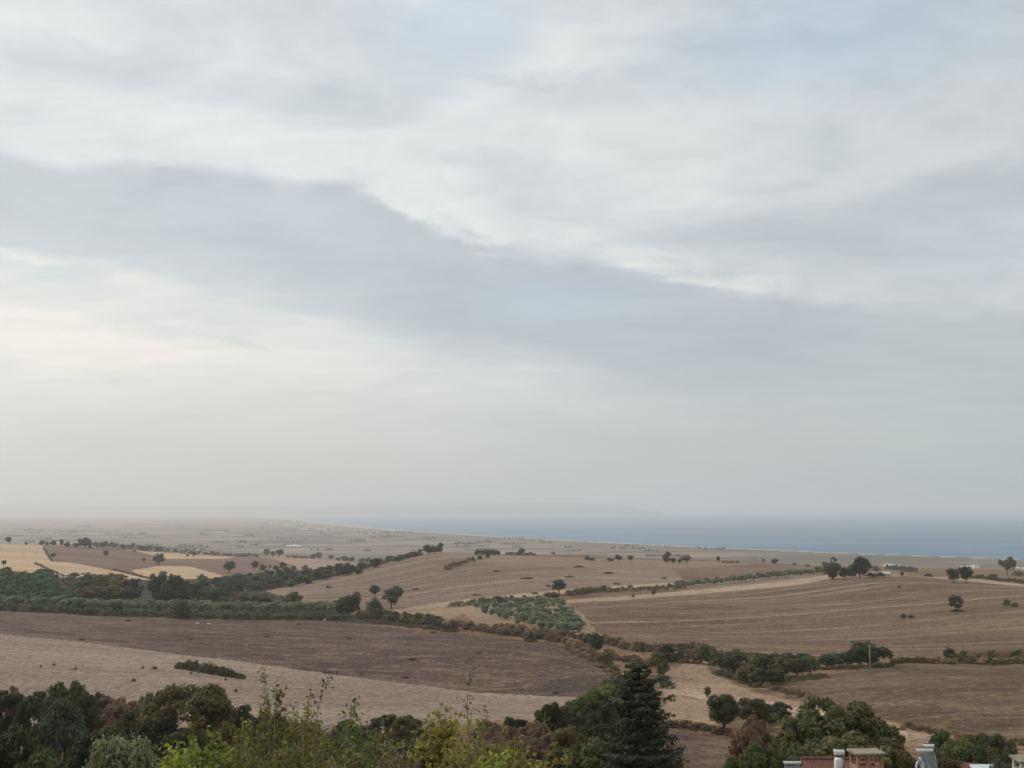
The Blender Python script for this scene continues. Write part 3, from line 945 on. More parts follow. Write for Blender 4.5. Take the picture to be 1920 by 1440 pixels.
def leaf_quads(cen, nrm, size, r, elong=1.6, droop=None):
    """kite leaves folded along the midrib: arrays of vertices and quads"""
    n = len(cen)
    up = r.normal(size=(n, 3))
    if droop is not None:
        up = up * 0.5 + droop
    t = unit(np.cross(nrm, up)); b = unit(np.cross(nrm, t))
    s = (size * (0.6 + 0.8 * r.random(n)))[:, None]
    fold = nrm * s * 0.18
    V = np.stack([cen - b * s * elong * 0.5, cen + t * s * 0.5 - fold, cen + b * s * elong * 0.5, cen - t * s * 0.5 - fold], 1)
    return V.reshape(-1, 3), np.arange(n * 4).reshape(-1, 4)


def crown_points(r, n, W, Hh, blobs, shape='round', z0=0.0, clump=0.34, gap=0.15, flat=0.8):
    """leaf centres and normals on lumpy clumps filling a crown of width W and height Hh above z0"""
    C, R = [], []
    for k in range(blobs):
        for _ in range(40):
            p = r.uniform(-1, 1, 3)
            q = np.linalg.norm(p)
            if 0.25 < q < 1:
                break
        p = p / max(q, .01) * q ** 0.55
        if shape == 'round':
            w = 1.0 if p[2] > 0 else 1 - 0.12 * abs(p[2])
        elif shape == 'dome':
            p[2] = abs(p[2]) * 2 - 1 if r.random() < 0.8 else p[2]
            w = math.sqrt(max(0.05, 1 - (max(p[2], -0.55) + 0.1) ** 2)) if p[2] > -0.2 else 1.0
        elif shape == 'cone':
            w = max(0.08, 0.5 - 0.5 * p[2]) * 1.2
        elif shape == 'column':
            w = 1 - 0.4 * max(0, p[2]) ** 2
        else:
            w = 1.0
        rr = clump * (0.55 + 0.75 * r.random())
        C.append(((p[0] * w * (1 - rr * 0.7)) * W / 2, (p[1] * w * (1 - rr * 0.7)) * W / 2, z0 + Hh / 2 + p[2] * (Hh / 2) * (1 - rr * 0.6)))
        R.append(rr)
    if clump > 0.29:                                 # a core that closes the crown
        C.append((0, 0, z0 + Hh * 0.5)); R.append(0.56)
        C.append((0, 0, z0 + Hh * 0.64)); R.append(0.36)
    C, R = np.array(C), np.array(R)
    blobs = len(C)
    wgt = R ** 2; wgt /= wgt.sum()
    k = r.choice(blobs, n, p=wgt)
    d = unit(r.normal(size=(n, 3)))
    d[:, 2] = np.where((d[:, 2] < -0.3) & (r.random(n) < 0.5), -d[:, 2], d[:, 2])
    rad = (0.6 + 0.45 * r.random(n) ** 0.6)[:, None]
    sc = np.stack([R[k] * W / 2, R[k] * W / 2, R[k] * min(W, Hh * 1.2) / 2 * flat], -1)
    stray = (r.random(n) < 0.14)[:, None]
    cen = C[k] + d * rad * sc * np.where(stray, 1.28, 1.0)
    nrm = unit(d + r.normal(size=(n, 3)) * 0.38 + np.array([0, 0, 0.5]))
    return cen, nrm, C


def crown_mesh(name, seed, n, W, Hh, z0, leaf, mat, blobs=16, shape='round', clump=0.34, elong=1.6, flat=0.8):
    r = np.random.default_rng(seed)
    cen, nrm, C = crown_points(r, n, W, Hh, blobs, shape, z0, clump, flat=flat)
    V, Q = leaf_quads(cen, nrm, leaf, r, elong)
    return np_mesh(name, V, quads=Q, mat=MATS[mat]), C


def trunk_mesh(name, seed, C, h, rad, mat='bark', limbs=7, z0=-0.8, fork=0.35):
    r = random.Random(seed)
    mb = MB()
    top = (r.uniform(-.1, .1) * rad, 0, h)
    mb.tube([(0, 0, z0), (0.02, 0, h * 0.3), (rad * 0.3, rad * 0.2, h * 0.65), top], [rad * 1.35, rad, rad * 0.85, rad * 0.6], 7)
    idx = list(range(len(C))); r.shuffle(idx)
    for i in idx[:limbs]:
        c = Vector(C[i])
        s = Vector((0, 0, h * r.uniform(fork, 1.0)))
        m = s.lerp(c, 0.5) + Vector((0, 0, -0.08 * (c - s).length))
        mb.tube([s, m, c], [rad * 0.5, rad * 0.3, rad * 0.08], 5, cap=False)
    return mb.mesh(name, MATS[mat], smooth=True)


PROTO = {}


def proto_tree(key, variants, n, leaf, mat, W=1.0, Hh=1.0, trunk=0.25, rad=0.03, blobs=16, shape='round', clump=0.34, bark_='bark', elong=1.6, limbs=7, flat=0.8):
    """unit tree of height 1 and crown width 1; returns crown/trunk meshes for each variant"""
    out = []
    for v in range(variants):
        seed = (sum(map(ord, key)) * 13 + v * 101) % 99991
        cm, C = crown_mesh('crown', seed, n, W, Hh * (1 - trunk), trunk, leaf, mat, blobs, shape, clump, elong, flat)
        tm = trunk_mesh('trunk', seed, C, max(0.1, trunk + 0.35 * (1 - trunk)), rad, bark_, limbs, z0=-0.12)
        out.append((cm, tm))
    PROTO[key] = out


def tree(kind, name, P, w, h, label, cat='tree', group=None, variant=None, rot=None, lean=0.0):
    cm, tm = PROTO[kind][random.randrange(len(PROTO[kind])) if variant is None else variant]
    e = bpy.data.objects.new(name, None); link(e)
    e.empty_display_size = 0.1
    e.location = P
    e.rotation_euler = (lean, 0, random.uniform(0, 6.28) if rot is None else rot)
    e.scale = (w, w, h)
    link(bpy.data.objects.new('crown', cm), e)
    link(bpy.data.objects.new('trunk', tm), e)
    tag(e, label, cat, group)
    return e


def bush(kind, name, P, w, h, label, cat='bush', group=None, variant=None, sink=0.0, rot=None, depth=None):
    cm = PROTO[kind][random.randrange(len(PROTO[kind])) if variant is None else variant][0]
    o = link(bpy.data.objects.new(name, cm))
    o.location = (P[0], P[1], P[2] - sink * h)
    o.rotation_euler = (0, 0, random.uniform(0, 6.28) if rot is None else rot)
    o.scale = (w, depth or w, h)
    tag(o, label, cat, group)
    return o


# far trees: a few pixels to 40 px wide
for key, mat in (('far', 'leaf_far'), ('dark', 'leaf_dark'), ('green', 'leaf_wood'), ('deep', 'leaf_deep'), ('obrown', 'leaf_olivebrown'), ('bright', 'leaf_bright')):
    proto_tree(key, 4, 1500, 0.065, mat, trunk=0.05, rad=0.028, blobs=20, clump=0.34, limbs=6)
for key, mat in (('far_t', 'leaf_far'), ('dark_t', 'leaf_dark')):
    proto_tree(key, 3, 1300, 0.068, mat, trunk=0.2, rad=0.028, blobs=18, clump=0.36, limbs=6)
proto_tree('lolly', 3, 900, 0.08, 'leaf_far', trunk=0.34, rad=0.03, blobs=12, clump=0.42, limbs=6)
proto_tree('ball', 2, 1500, 0.055, 'leaf_dark', trunk=0.14, rad=0.035, blobs=26, clump=0.30, limbs=6)
proto_tree('olive', 4, 700, 0.085, 'leaf_olive', trunk=0.18, rad=0.035, blobs=13, clump=0.40, bark_='bark_grey', limbs=5, elong=2.2)
for key, mat in (('b_far', 'leaf_far'), ('b_dark', 'leaf_dark'), ('b_brown', 'leaf_brown'), ('b_green', 'leaf_wood'), ('b_red', 'leaf_red'), ('b_olive', 'leaf_olivebrown'), ('b_deep', 'leaf_deep')):
    proto_tree(key, 3, 1300, 0.055, mat, trunk=0.0, blobs=22, shape='dome', clump=0.34, limbs=3)
proto_tree('b_straw', 3, 900, 0.05, 'dry_grass', trunk=0.0, blobs=16, shape='dome', clump=0.34, limbs=3, elong=3.5)


def hedge(kinds, xy, w, h, label, dmax, jx=0, jy=0):
    """one hedge: bushes grown together along photograph points, one mesh"""
    VV, QQ, MI, nq, mats = [], [], [], 0, []
    o0 = None
    for x, y in xy:
        kind = random.choice(kinds)
        P = hit(x + random.uniform(-jx, jx), y + random.uniform(-jy, jy), dmax)
        if o0 is None:
            o0 = np.array(P)
        D = P[1]
        W_, H_ = random.uniform(*w) / F * D * 1.08, (random.uniform(*h) + 1) / F * D * 1.1
        me = PROTO[kind][random.randrange(len(PROTO[kind]))][0]
        c = np.empty(len(me.vertices) * 3, np.float32); me.vertices.foreach_get('co', c); c = c.reshape(-1, 3)
        c = c[:len(c) // 8 * 4]                      # half the leaves are enough here
        a = random.uniform(0, 6.28)
        R_ = np.array([[math.cos(a), -math.sin(a), 0], [math.sin(a), math.cos(a), 0], [0, 0, 1]])
        c = (c @ R_.T) * np.array([W_, min(W_, 1.5 * H_), H_ * 1.06]) + (np.array(P) - o0) - np.array([0, 0, .06 * H_])
        m = me.materials[0]
        if m not in mats: mats.append(m)
        VV.append(c); QQ.append(np.arange(len(c)).reshape(-1, 4) + nq); nq += len(c)
        MI.append(np.full(len(c) // 4, mats.index(m)))
    o = link(bpy.data.objects.new('hedge', np_mesh('hedge', np.concatenate(VV), quads=np.concatenate(QQ), mats=mats, midx=np.concatenate(MI))))
    o.location = tuple(o0)
    tag(o, label, 'hedge')


def along(x0, y0, x1, y1, n):
    return [(x0 + (x1 - x0) * i / (n - 1), y0 + (y1 - y0) * i / (n - 1)) for i in range(n)]


COUNT = [0]


def tree_px(kind, px, py, w, h, label, cat='tree', group=None, dmax=1900, name='tree', variant=None):
    P = hit(px, py, dmax)
    D = P[1]
    return tree(kind, name, (P[0], P[1], P[2]), w / F * D * 1.08, (h + 1) / F * D * 1.05, label, cat, group, variant)


def bush_px(kind, px, py, w, h, label, cat='bush', group=None, dmax=1900, name='bush', variant=None, depth=None):
    P = hit(px, py, dmax)
    D = P[1]
    W_ = w / F * D * 1.08
    dp = min(W_, 1.5 * (h + 1) / F * D) if depth is None else depth
    return bush(kind, name, P, W_, (h + 1) / F * D * 1.1, label, cat, group, variant, sink=0.06, rot=random.choice((0.0, math.pi)) + random.uniform(-.15, .15), depth=dp)


# ---- trees that stand alone or in small sets on the far left fields
T = tree_px
T('lolly', 17, 1020, 12, 13, 'round dark tree alone on the crest at the far left field', dmax=1500)
T('lolly', 7, 1062, 9, 10, 'small umbrella-shaped tree in the pale field at the left edge of the photo', dmax=1200)
T('far', 49, 1021, 6, 5, 'tiny dark shrubby tree on the crest right of the round crest tree', dmax=1500)
T('far', 78, 1023, 12, 9, 'first small tree of the crest row above the pale wheat field', dmax=1500)
T('far', 88, 1023, 9, 6, 'lowest tree of the crest row beside the field corner', dmax=1500)
T('far', 100, 1023, 14, 8, 'wide low tree in the middle of the crest row', dmax=1500)
T('far', 115, 1024, 8, 14, 'narrow upright tree of the crest row', dmax=1500)
T('far', 126, 1026, 12, 9, 'round tree just right of the narrow upright one on the crest', dmax=1500)
T('far', 142, 1026, 14, 8, 'low tree left of the biggest crest tree on the far left hill', dmax=1500)
T('far', 160, 1027, 28, 18, 'biggest dark tree on the far left crest at the end of the hedge', dmax=1500)
T('lolly', 169, 1031, 7, 8, 'little tree standing in front of the biggest crest tree', dmax=1500)
T('lolly', 99, 1048, 10, 10, 'small tree beside the bend of the dark field boundary', dmax=1300)
T('lolly', 199, 1046, 10, 12, 'small round tree in the upper middle of the brown far field', dmax=1300)
T('lolly', 270, 1055, 8, 8, 'small tree left of the large round tree on the brown far field', dmax=1300)
T('ball', 298, 1060, 22, 21, 'large round dark tree at the tip between brown and pale far fields', dmax=1200)
T('lolly', 252, 1036, 5, 5, 'tiny tree at the left end of the narrow pale strip field', dmax=1500)
T('lolly', 351, 1046, 6, 6, 'tiny tree beside a slightly larger one on the narrow pale strip field', dmax=1500)
T('lolly', 363, 1046, 9, 10, 'small tree standing on the lower edge of the narrow pale strip field', dmax=1500)
T('ball', 430, 1074, 22, 21, 'dense brownish tree left of the tree line by the lower far fields', dmax=1300)
T('ball', 478, 1067, 15, 14, 'first round tree of the short tree line below the far fields', dmax=1400)
T('far', 492, 1071, 14, 12, 'squat tree right behind the first tree of the short line', dmax=1400)
T('lolly', 506, 1068, 6, 7, 'thin tree in the gap of the short tree line', dmax=1400)
T('far', 518, 1071, 12, 10, 'low tree in the middle of the short tree line', dmax=1400)
T('ball', 530, 1070, 13, 15, 'tallest round tree of the short tree line', dmax=1400)
T('far', 551, 1070, 12, 8, 'low tree after the tallest of the short tree line', dmax=1400)
T('far', 572, 1070, 15, 9, 'wide low tree at the end of the short tree line', dmax=1400)
T('lolly', 499, 1040, 12, 14, 'round tree left of the pair on the far brow above the pinkish field', dmax=1700)
T('lolly', 512, 1045, 11, 10, 'short tree between the two rounder trees on the far brow', dmax=1700)
T('lolly', 524, 1042, 15, 14, 'broad round tree right on the far brow above the pinkish field', dmax=1700)
hedge(('b_far',), along(540, 1042, 574, 1042, 5), (9, 12), (4, 5), 'thin low hedge on the far brow above the pinkish field', 1700)
T('far', 587, 1042, 13, 8, 'left half of the paired trees on the far brow', dmax=1700)
T('far', 597, 1042, 15, 11, 'taller right one of the paired trees on the far brow', dmax=1700)
T('lolly', 620, 1041, 12, 9, 'lone round tree right of the paired trees on the far brow', dmax=1700)
T('far', 634, 1043, 10, 6, 'low tree right of the lone round tree on the far brow', dmax=1700)
for x, y, w, h, l in ((646, 1044, 16, 10, 'left'), (658, 1044, 14, 9, 'right')):
    T('far', x, y, w, h, f'{l} one of two dark trees behind the left foot of the central hill', dmax=1700)
for x, y, w, h, l in ((679, 1047, 14, 9, 'broad tree beginning'), (690, 1047, 12, 10, 'tallest tree in the middle of'), (700, 1047, 10, 8, 'small tree ending')):
    T('far', x, y, w, h, l + ' the three-tree clump left of the central hill', dmax=1700)
# long dark hedge of the far left crest
hedge(('b_far',), along(178, 1027, 300, 1031, 13), (15, 22), (9, 13), 'high left half of the long dark hedge on the far left crest', 1650)
hedge(('b_far',), along(304, 1032, 478, 1041, 16), (13, 20), (5, 8), 'low right half of the long dark hedge on the far left crest', 1650)
# hedge line running down the bend and the two field boundaries
hedge(('b_far',), along(82, 1030, 96, 1053, 14), (4, 5), (3, 5), 'thin dark hedge bending down between pale and brown far fields', 1500, 1, 0)
hedge(('b_far',), along(67, 1058, 120, 1082, 16), (6, 8), (3, 4), 'thin hedge slanting through the pale field above the left wood', 1500, 1, 0)
hedge(('b_far',), along(215, 1070, 285, 1087, 14), (8, 11), (2.5, 4), 'thin hedge slanting down to the black clump', 1500, 1, 0)

# ---- the woods of the left valley, tree by tree
LW = 'trees of the left valley wood'
def scatter_wood(kinds, pts, n, w, h, label, group, dmax, name='tree', jitter=1.0):
    """n trees whose feet lie inside a photograph outline, farther ones first"""
    poly = pts
    xs = [p[0] for p in poly]; ys = [p[1] for p in poly]
    got = []
    tries = 0
    cand = []
    while len(cand) < n and tries < 20000:
        tries += 1
        x, y = random.uniform(min(xs), max(xs)), random.uniform(min(ys), max(ys))
        if not in_poly(np.array([x]), np.array([y]), poly)[0]:
            continue
        sep = (w[0] + w[1]) / 4
        if any(abs(x - a) < sep and abs(y - b) < sep * 0.33 for a, b in cand):
            continue
        cand.append((x, y))
    for x, y in sorted(cand, key=lambda c: c[1]):
        tree_px(random.choice(kinds), x, y, random.uniform(*w), random.uniform(*h), label, 'tree', group, dmax, name)


scatter_wood(['green', 'bright', 'bright'], [(-20, 1080), (60, 1087), (130, 1094), (150, 1132), (-20, 1135)], 52, (20, 30), (15, 22), 'bright green tree in the valley wood at the left edge', 'bright green trees of the valley wood', 1000)
scatter_wood(['green', 'deep'], [(370, 1097), (470, 1086), (560, 1081), (650, 1070), (720, 1063), (640, 1084), (540, 1102), (470, 1112), (440, 1128), (370, 1135)], 70, (17, 27), (12, 19), 'blue-green tree in the wood between the dark clump and the central hill', 'blue-green trees of the valley wood', 1150)
for i, (x, y, w, h) in enumerate(((152, 1122, 44, 34), (186, 1120, 46, 42), (222, 1122, 50, 44), (250, 1124, 40, 38), (165, 1130, 46, 30), (205, 1130, 50, 32), (240, 1132, 46, 30), (135, 1112, 34, 24), (180, 1098, 34, 20), (160, 1100, 30, 22), (215, 1098, 44, 24))):
    T('obrown' if i % 3 else 'dark', x, y, w, h, ('left crown', 'second crown from the left', 'tallest crown', 'right crown', 'front left crown', 'front middle crown', 'front right crown', 'low outer left crown', 'small upper left crown', 'smallest upper left crown', 'upper right crown')[i] + ' of the brownish tree clump in the left wood', group='trees of the brownish clump', dmax=900)
for i, (x, y, w, h) in enumerate(((300, 1128, 46, 46), (330, 1132, 52, 50), (355, 1126, 40, 36), (310, 1136, 44, 32), (346, 1134, 40, 30), (288, 1112, 30, 24))):
    T('deep', x, y, w, h, ('left tree', 'tallest tree', 'right tree', 'front left tree', 'front right tree', 'small back left tree')[i] + ' of the nearly black clump right of the brownish one', group='trees of the nearly black clump', dmax=900)
T('dark', 85, 1085, 30, 18, 'dark dome-shaped tree on the upper edge of the left wood', dmax=1100)
T('dark', 140, 1083, 18, 8, 'small tree on the wood edge right of the dome-shaped tree', dmax=1100)
T('green', 163, 1088, 22, 14, 'pointed tree over the brownish clump at the wood edge', dmax=1100)
T('far', 287, 1090, 12, 14, 'narrow tree on the wood edge left of the grey-green round one', dmax=1100)
T('green', 306, 1092, 20, 20, 'grey-green round tree on the wood edge behind the black clump', dmax=1100)
T('green', 322, 1091, 12, 15, 'small round tree touching the grey-green one on the wood edge', dmax=1100)
T('green', 376, 1090, 16, 13, 'round tree on the upper wood edge right of the black clump', dmax=1100)
T('obrown', 490, 1136, 44, 24, 'broad olive-brown tree in front of the pale hill foot', dmax=760)
T('obrown', 450, 1136, 34, 20, 'small olive-brown tree left of the broad one by the olive row', dmax=760)
T('green', 545, 1137, 42, 27, 'round dense green tree at the foot of the central hill', dmax=700)
T('green', 546, 1096, 14, 8, 'small light green tree on the lower boundary of the hill wood', dmax=1000)
bush_px('b_brown', 445, 1122, 40, 14, 'wide brownish bush below the wood by the central hill', dmax=900)
bush_px('b_brown', 415, 1130, 36, 12, 'brownish bush left of the wide one by the wood', dmax=900)
bush_px('b_brown', 600, 1136, 30, 8, 'low brown bush between round green tree and hill track', dmax=700)
# boundary scrub from the wood up the left flank of the central hill
hedge(('b_olive',), along(470, 1110, 645, 1077, 24), (12, 20), (3, 7), 'low olive-brown hedge between wood and central hill', 1000)
# olive rows behind the brown field
for i in range(54):
    x = -6 + i * 12.1 + random.uniform(-2, 2)
    y = np.interp(x, [0, 200, 420, 650], [1135, 1144, 1148, 1149]) + random.uniform(-1, 1)
    T('olive', x, float(y), random.uniform(15, 21), random.uniform(14, 20), 'grey-green olive tree in the front row behind the brown field', 'olive tree', 'olive trees of the long row', dmax=620, name='olive_tree')
for i in range(46):
    x = 352 + (i % 23) * 13 + random.uniform(-3, 3) if i < 23 else -4 + (i - 23) * 15 + random.uniform(-3, 3)
    y = float(np.interp(x, [0, 200, 420, 650], [1127, 1135, 1139, 1141])) + random.uniform(-1, 1)
    T('olive', x, y, random.uniform(13, 18), random.uniform(9, 13), 'grey-green olive tree in the back row under the wood', 'olive tree', 'olive trees of the back row', dmax=680, name='olive_tree')
hedge(('b_dark', 'b_deep', 'b_olive'), [(x, float(np.interp(x, [0, 200, 420, 640], [1144, 1154.5, 1161, 1163]))) for x in np.linspace(-5, 640, 62)], (16, 26), (8, 13), 'long dark hedge along the upper edge of the brown field', 540, 2, .8)
T('green', 340, 1160, 38, 34, 'bushy green tree standing out of the hedge above the brown field', dmax=520)
T('dark', 148, 1150, 22, 22, 'dark tree left in the hedge above the brown field', dmax=520)
T('dark', 218, 1152, 20, 20, 'small dark tree in the hedge under the brownish clump', dmax=520)

# ---- central hill
T('lolly', 702, 1121, 20, 22, 'small round tree with bare stem above the big tree pair', dmax=700)
T('far_t', 734, 1141, 40, 40, 'big round dark tree with visible trunk at the left end of the hill track', dmax=650)
bush_px('b_dark', 702, 1146, 36, 24, 'dark round bush left of the big track tree', dmax=600)
bush_px('b_brown', 668, 1116, 16, 7, 'small brown bush on the hill left of the stemmed tree', dmax=700)
T('dark', 655, 1156, 46, 42, 'dark tree at the right end of the olive row', dmax=520)
T('dark', 640, 1150, 30, 26, 'smaller dark tree joined to the one ending the olive row', dmax=560)
bush_px('b_brown', 615, 1103, 12, 5, 'little dark brown bush alone on the striped hill flank', dmax=900)
T('far', 802, 1037, 22, 17, 'wide tree of the two-tree clump crowning the central hill', dmax=930)
T('far', 825, 1036, 15, 18, 'taller slim tree of the two-tree clump crowning the central hill', dmax=930)
T('far', 813, 1037, 14, 14, 'small tree squeezed inside the clump crowning the central hill', dmax=930)
hedge(('b_far',), along(742, 1053, 788, 1040, 16), (12, 17), (7, 11), 'dark hedge climbing to the crown of the central hill', 1000)
hedge(('b_far',), along(640, 1077, 735, 1053, 14), (13, 20), (6, 12), 'dark hedge on the lower left rim of the central hill', 1000)
hedge(('b_brown',), along(836, 1069, 878, 1054, 12), (10, 15), (6, 11), 'short brown diagonal hedge on the central hill', 950)
for x, y, w, h in ((886, 1053, 12, 9), (900, 1049, 12, 9), (914, 1046, 10, 9), (925, 1041, 13, 11), (934, 1041, 10, 8)):
    bush_px('b_far', x, y, w, h, 'dark bush stepping up to the hilltop hedge', group='bushes stepping up to the hilltop', dmax=1000)
T('far', 895, 1034, 14, 9, 'small dark tree beginning the hilltop hedge', dmax=1000)
T('far', 915, 1035, 22, 11, 'wide dark tree in the hilltop hedge', dmax=1000)
T('far', 905, 1035, 14, 8, 'low tree between the two dark ones of the hilltop hedge', dmax=1000)
T('far', 932, 1037, 12, 8, 'last low tree of the first hilltop hedge', dmax=1000)
hedge(('b_far',), along(950, 1040, 1001, 1042, 10), (9, 14), (4, 6), 'low dark second hedge on the hilltop', 1000)
T('far', 978, 1039, 15, 11, 'rounded tree standing out of the second hilltop hedge', dmax=1000)
T('far_t', 1048, 1116, 27, 26, 'lone round tree with short trunk beside the hill track', dmax=720)
for x, y, w, h, k in ((1101, 1050, 10, 8, 'taller left'), (1112, 1051, 14, 5, 'flatter right')):
    bush_px('b_far', x, y, w, h, k + ' one of two bushes on the brow right of the hilltop', dmax=1100)
T('far', 1160, 1052, 15, 11, 'dome-shaped dark tree on the brow with low bushes to its left', dmax=1100)
bush_px('b_far', 1143, 1052, 18, 5, 'low bush left of the dome-shaped brow tree', dmax=1100)
T('lolly', 1183, 1053, 14, 10, 'light brown round tree on the brow', dmax=1100)
T('far', 1251, 1056, 17, 20, 'tall dark tree on the brow right of the sandy strip', dmax=1100)
T('far', 1262, 1056, 12, 10, 'low tree against the tall dark brow tree', dmax=1100)
T('far', 1275, 1056, 10, 8, 'small tree right of the tall dark brow tree', dmax=1100)
T('lolly', 1288, 1057, 18, 14, 'round tree with spreading top on the brow', dmax=1100)
T('lolly', 1347, 1057, 7, 14, 'slender small tree alone on the brow', dmax=1100)
T('lolly', 1432, 1056, 6, 8, 'very small tree on the brow right of the flat bush', dmax=1100)
T('far', 1453, 1055, 14, 10, 'round tree alone on the right part of the brow', dmax=1100)
hedge(('b_brown',), along(1358, 1056, 1382, 1056, 4), (10, 12), (4, 5), 'flat brown hedge stub on the brow', 1100)
bush_px('b_far', 1489, 1052, 9, 4, 'tiny dark bush left of the brow end', dmax=1100)
bush_px('b_far', 1512, 1051, 13, 4, 'small flat dark bush near the end of the brow', dmax=1100)
T('far', 1549, 1050, 18, 9, 'dark tree above the two big roadside trees', dmax=1300)
T('far', 1560, 1050, 11, 6, 'low tree right behind the dark tree over the big pair', dmax=1300)
# scrub band along the track and the olive-like row above the pale strip
hedge(('b_olive', 'b_brown'), along(1066, 1116, 1132, 1108, 26), (11, 17), (6, 10), 'brownish hedge right of the lone track tree', 700, 2, 2)
hedge(('b_olive', 'b_brown', 'b_green'), along(1130, 1109, 1280, 1105, 26), (9, 15), (5, 10), 'low patchy hedge above the pale stubble strip', 720, 1, 1.5)
for i in range(38):
    t = i / 37
    T('olive', 1272 + 275 * t, 1103 - 28 * t + random.uniform(-.8, .8), random.uniform(11, 16), random.uniform(9, 14), 'small grey-green tree in the row above the pale stubble strip', 'olive tree', 'small trees of the row above the pale strip', dmax=850, name='olive_tree')
bush_px('b_brown', 1187, 1120, 8, 6, 'small brown bush at the edge of the pale strip', dmax=700)
T('lolly', 1225, 1119, 10, 11, 'very small round tree standing in the pale strip', dmax=700)

# ---- right-hand hill
T('dark', 1561, 1087, 38, 37, 'left big dark tree of the pair on the brow of the striped field', dmax=760)
T('dark', 1584, 1086, 22, 20, 'low tree between the two big trees on the brow', dmax=760)
T('deep', 1613, 1083, 40, 37, 'right big grey-green tree of the pair on the brow', dmax=800)
T('far', 1598, 1083, 20, 18, 'small tree leaning on the right big tree of the pair', dmax=800)
bush_px('b_dark', 1632, 1083, 22, 9, 'dark bush at the foot of the right big tree', dmax=760)
bush_px('b_dark', 1652, 1082, 30, 8, 'flat dark bush right of the big pair', dmax=760)
T('far', 1642, 1071, 18, 10, 'low dark tree behind the flat bush right of the pair', dmax=1100)
T('lolly', 1691, 1083, 9, 9, 'little round tree right of the flat bushes on the brow', dmax=760)
hedge(('b_far',), along(1664, 1067, 1715, 1073, 12), (9, 14), (6, 10), 'dark hedge behind the brow right of the big pair', 1300)
bush_px('b_far', 1740, 1082, 22, 6, 'flat olive bush on the pale strip right of the little round tree', dmax=760)
bush_px('b_dark', 1686, 1103, 7, 5, 'tiny dark bush inside the striped field below the brow', dmax=700)
T('dark_t', 1788, 1094, 25, 27, 'left one of two round trees with trunks on the right brow', dmax=740)
T('dark_t', 1812, 1094, 28, 31, 'taller right one of two round trees with trunks on the right brow', dmax=740)
T('dark', 1861, 1084, 17, 8, 'low dark tree right of the two round brow trees', dmax=900)
T('dark_t', 1889, 1078, 30, 31, 'large crooked dark tree on the horizon near the right edge', dmax=1100)
bush_px('b_brown', 1908, 1080, 30, 9, 'brown bush at the foot of the crooked tree by the right edge', dmax=1100)
hedge(('b_olive', 'b_far'), along(1828, 1084, 1928, 1096, 20), (11, 17), (5, 8), 'dark hedge running over the brow to the right edge', 900, 1, 1)
T('ball', 1793, 1146, 27, 29, 'round ball-shaped tree on short stems inside the striped field', dmax=600)
bush_px('b_dark', 1795, 1147, 30, 4, 'flat dark scrub under the ball-shaped tree', dmax=600)
bush_px('b_dark', 1694, 1159, 11, 8, 'left one of two small dark bushes on the pale furrow line', dmax=600)
bush_px('b_dark', 1707, 1159, 12, 5, 'right one of two small dark bushes on the pale furrow line', dmax=600)
bush_px('b_olive', 1888, 1138, 18, 14, 'olive-brown bush on the field edge left of the last bush', dmax=600)
bush_px('b_olive', 1903, 1138, 14, 8, 'low olive-brown bush on the field edge by the right margin', dmax=600)

# ---- olive grove at the centre
gr = []
tries = 0
GP = [(882, 1137), (905, 1129), (955, 1124), (1010, 1121), (1044, 1124), (1058, 1133), (1072, 1150), (1090, 1172), (1085, 1188), (1050, 1184), (1010, 1176), (960, 1167), (915, 1152)]
while len(gr) < 100 and tries < 9000:
    tries += 1
    x, y = random.uniform(875, 1095), random.uniform(1118, 1190)
    if in_poly(np.array([x]), np.array([y + 2]), GP)[0] and all(abs(x - a) > 8 or abs(y - b) > 5 for a, b in gr):
        gr.append((x, y))
proto_tree('grove', 4, 800, 0.08, 'leaf_olive', trunk=0.10, rad=0.035, blobs=13, clump=0.40, bark_='bark_grey', limbs=5, elong=2.2)
for x, y in sorted(gr, key=lambda c: c[1]):
    s = 0.8 + (y - 1120) / 110
    T('grove', x, y + 4, 15.5 * s * random.uniform(.8, 1.2), 10.5 * s * random.uniform(.8, 1.2), 'grey-green olive tree in the small grove at the centre', 'olive tree', 'olive trees of the central grove', dmax=650, name='olive_tree')
hedge(('b_olive',), along(850, 1138, 940, 1127, 12), (14, 20), (6, 9), 'brown-green hedge on the upper rim of the grove', 650, 3, 0)
hedge(('b_far', 'b_brown'), along(1037, 1030, 1100, 1030, 12), (8, 12), (4, 6), 'flat dark hedge on the plain above the lone track tree', 2600)
hedge(('b_far',), along(1213, 1037, 1290, 1042, 16), (7, 11), (3, 5), 'thin dark hedge on the plain left of the slender tree', 2600)
T('obrown', 935, 1130, 26, 12, 'dark tree on the upper left rim of the grove', dmax=650)
T('obrown', 1035, 1122, 30, 12, 'brown-green tree joining the grove to the track tree', dmax=650)

# ---- the ravine hedge between brown field and grove
def run(kinds, pts, n, w, h, label, group, dmax, jy=2.0, jx=3.0, name='bush', cat='bush'):
    seg = [0]
    for a, b in zip(pts, pts[1:]):
        seg.append(seg[-1] + math.hypot(b[0] - a[0], b[1] - a[1]))
    for i in range(n):
        s = seg[-1] * (i + random.random() * .6) / n
        x = float(np.interp(s, seg, [p[0] for p in pts])); y = float(np.interp(s, seg, [p[1] for p in pts]))
        bush_px(random.choice(kinds), x + random.uniform(-jx, jx), y + random.uniform(-jy, jy), random.uniform(*w), random.uniform(*h), label, cat, group, dmax, name)


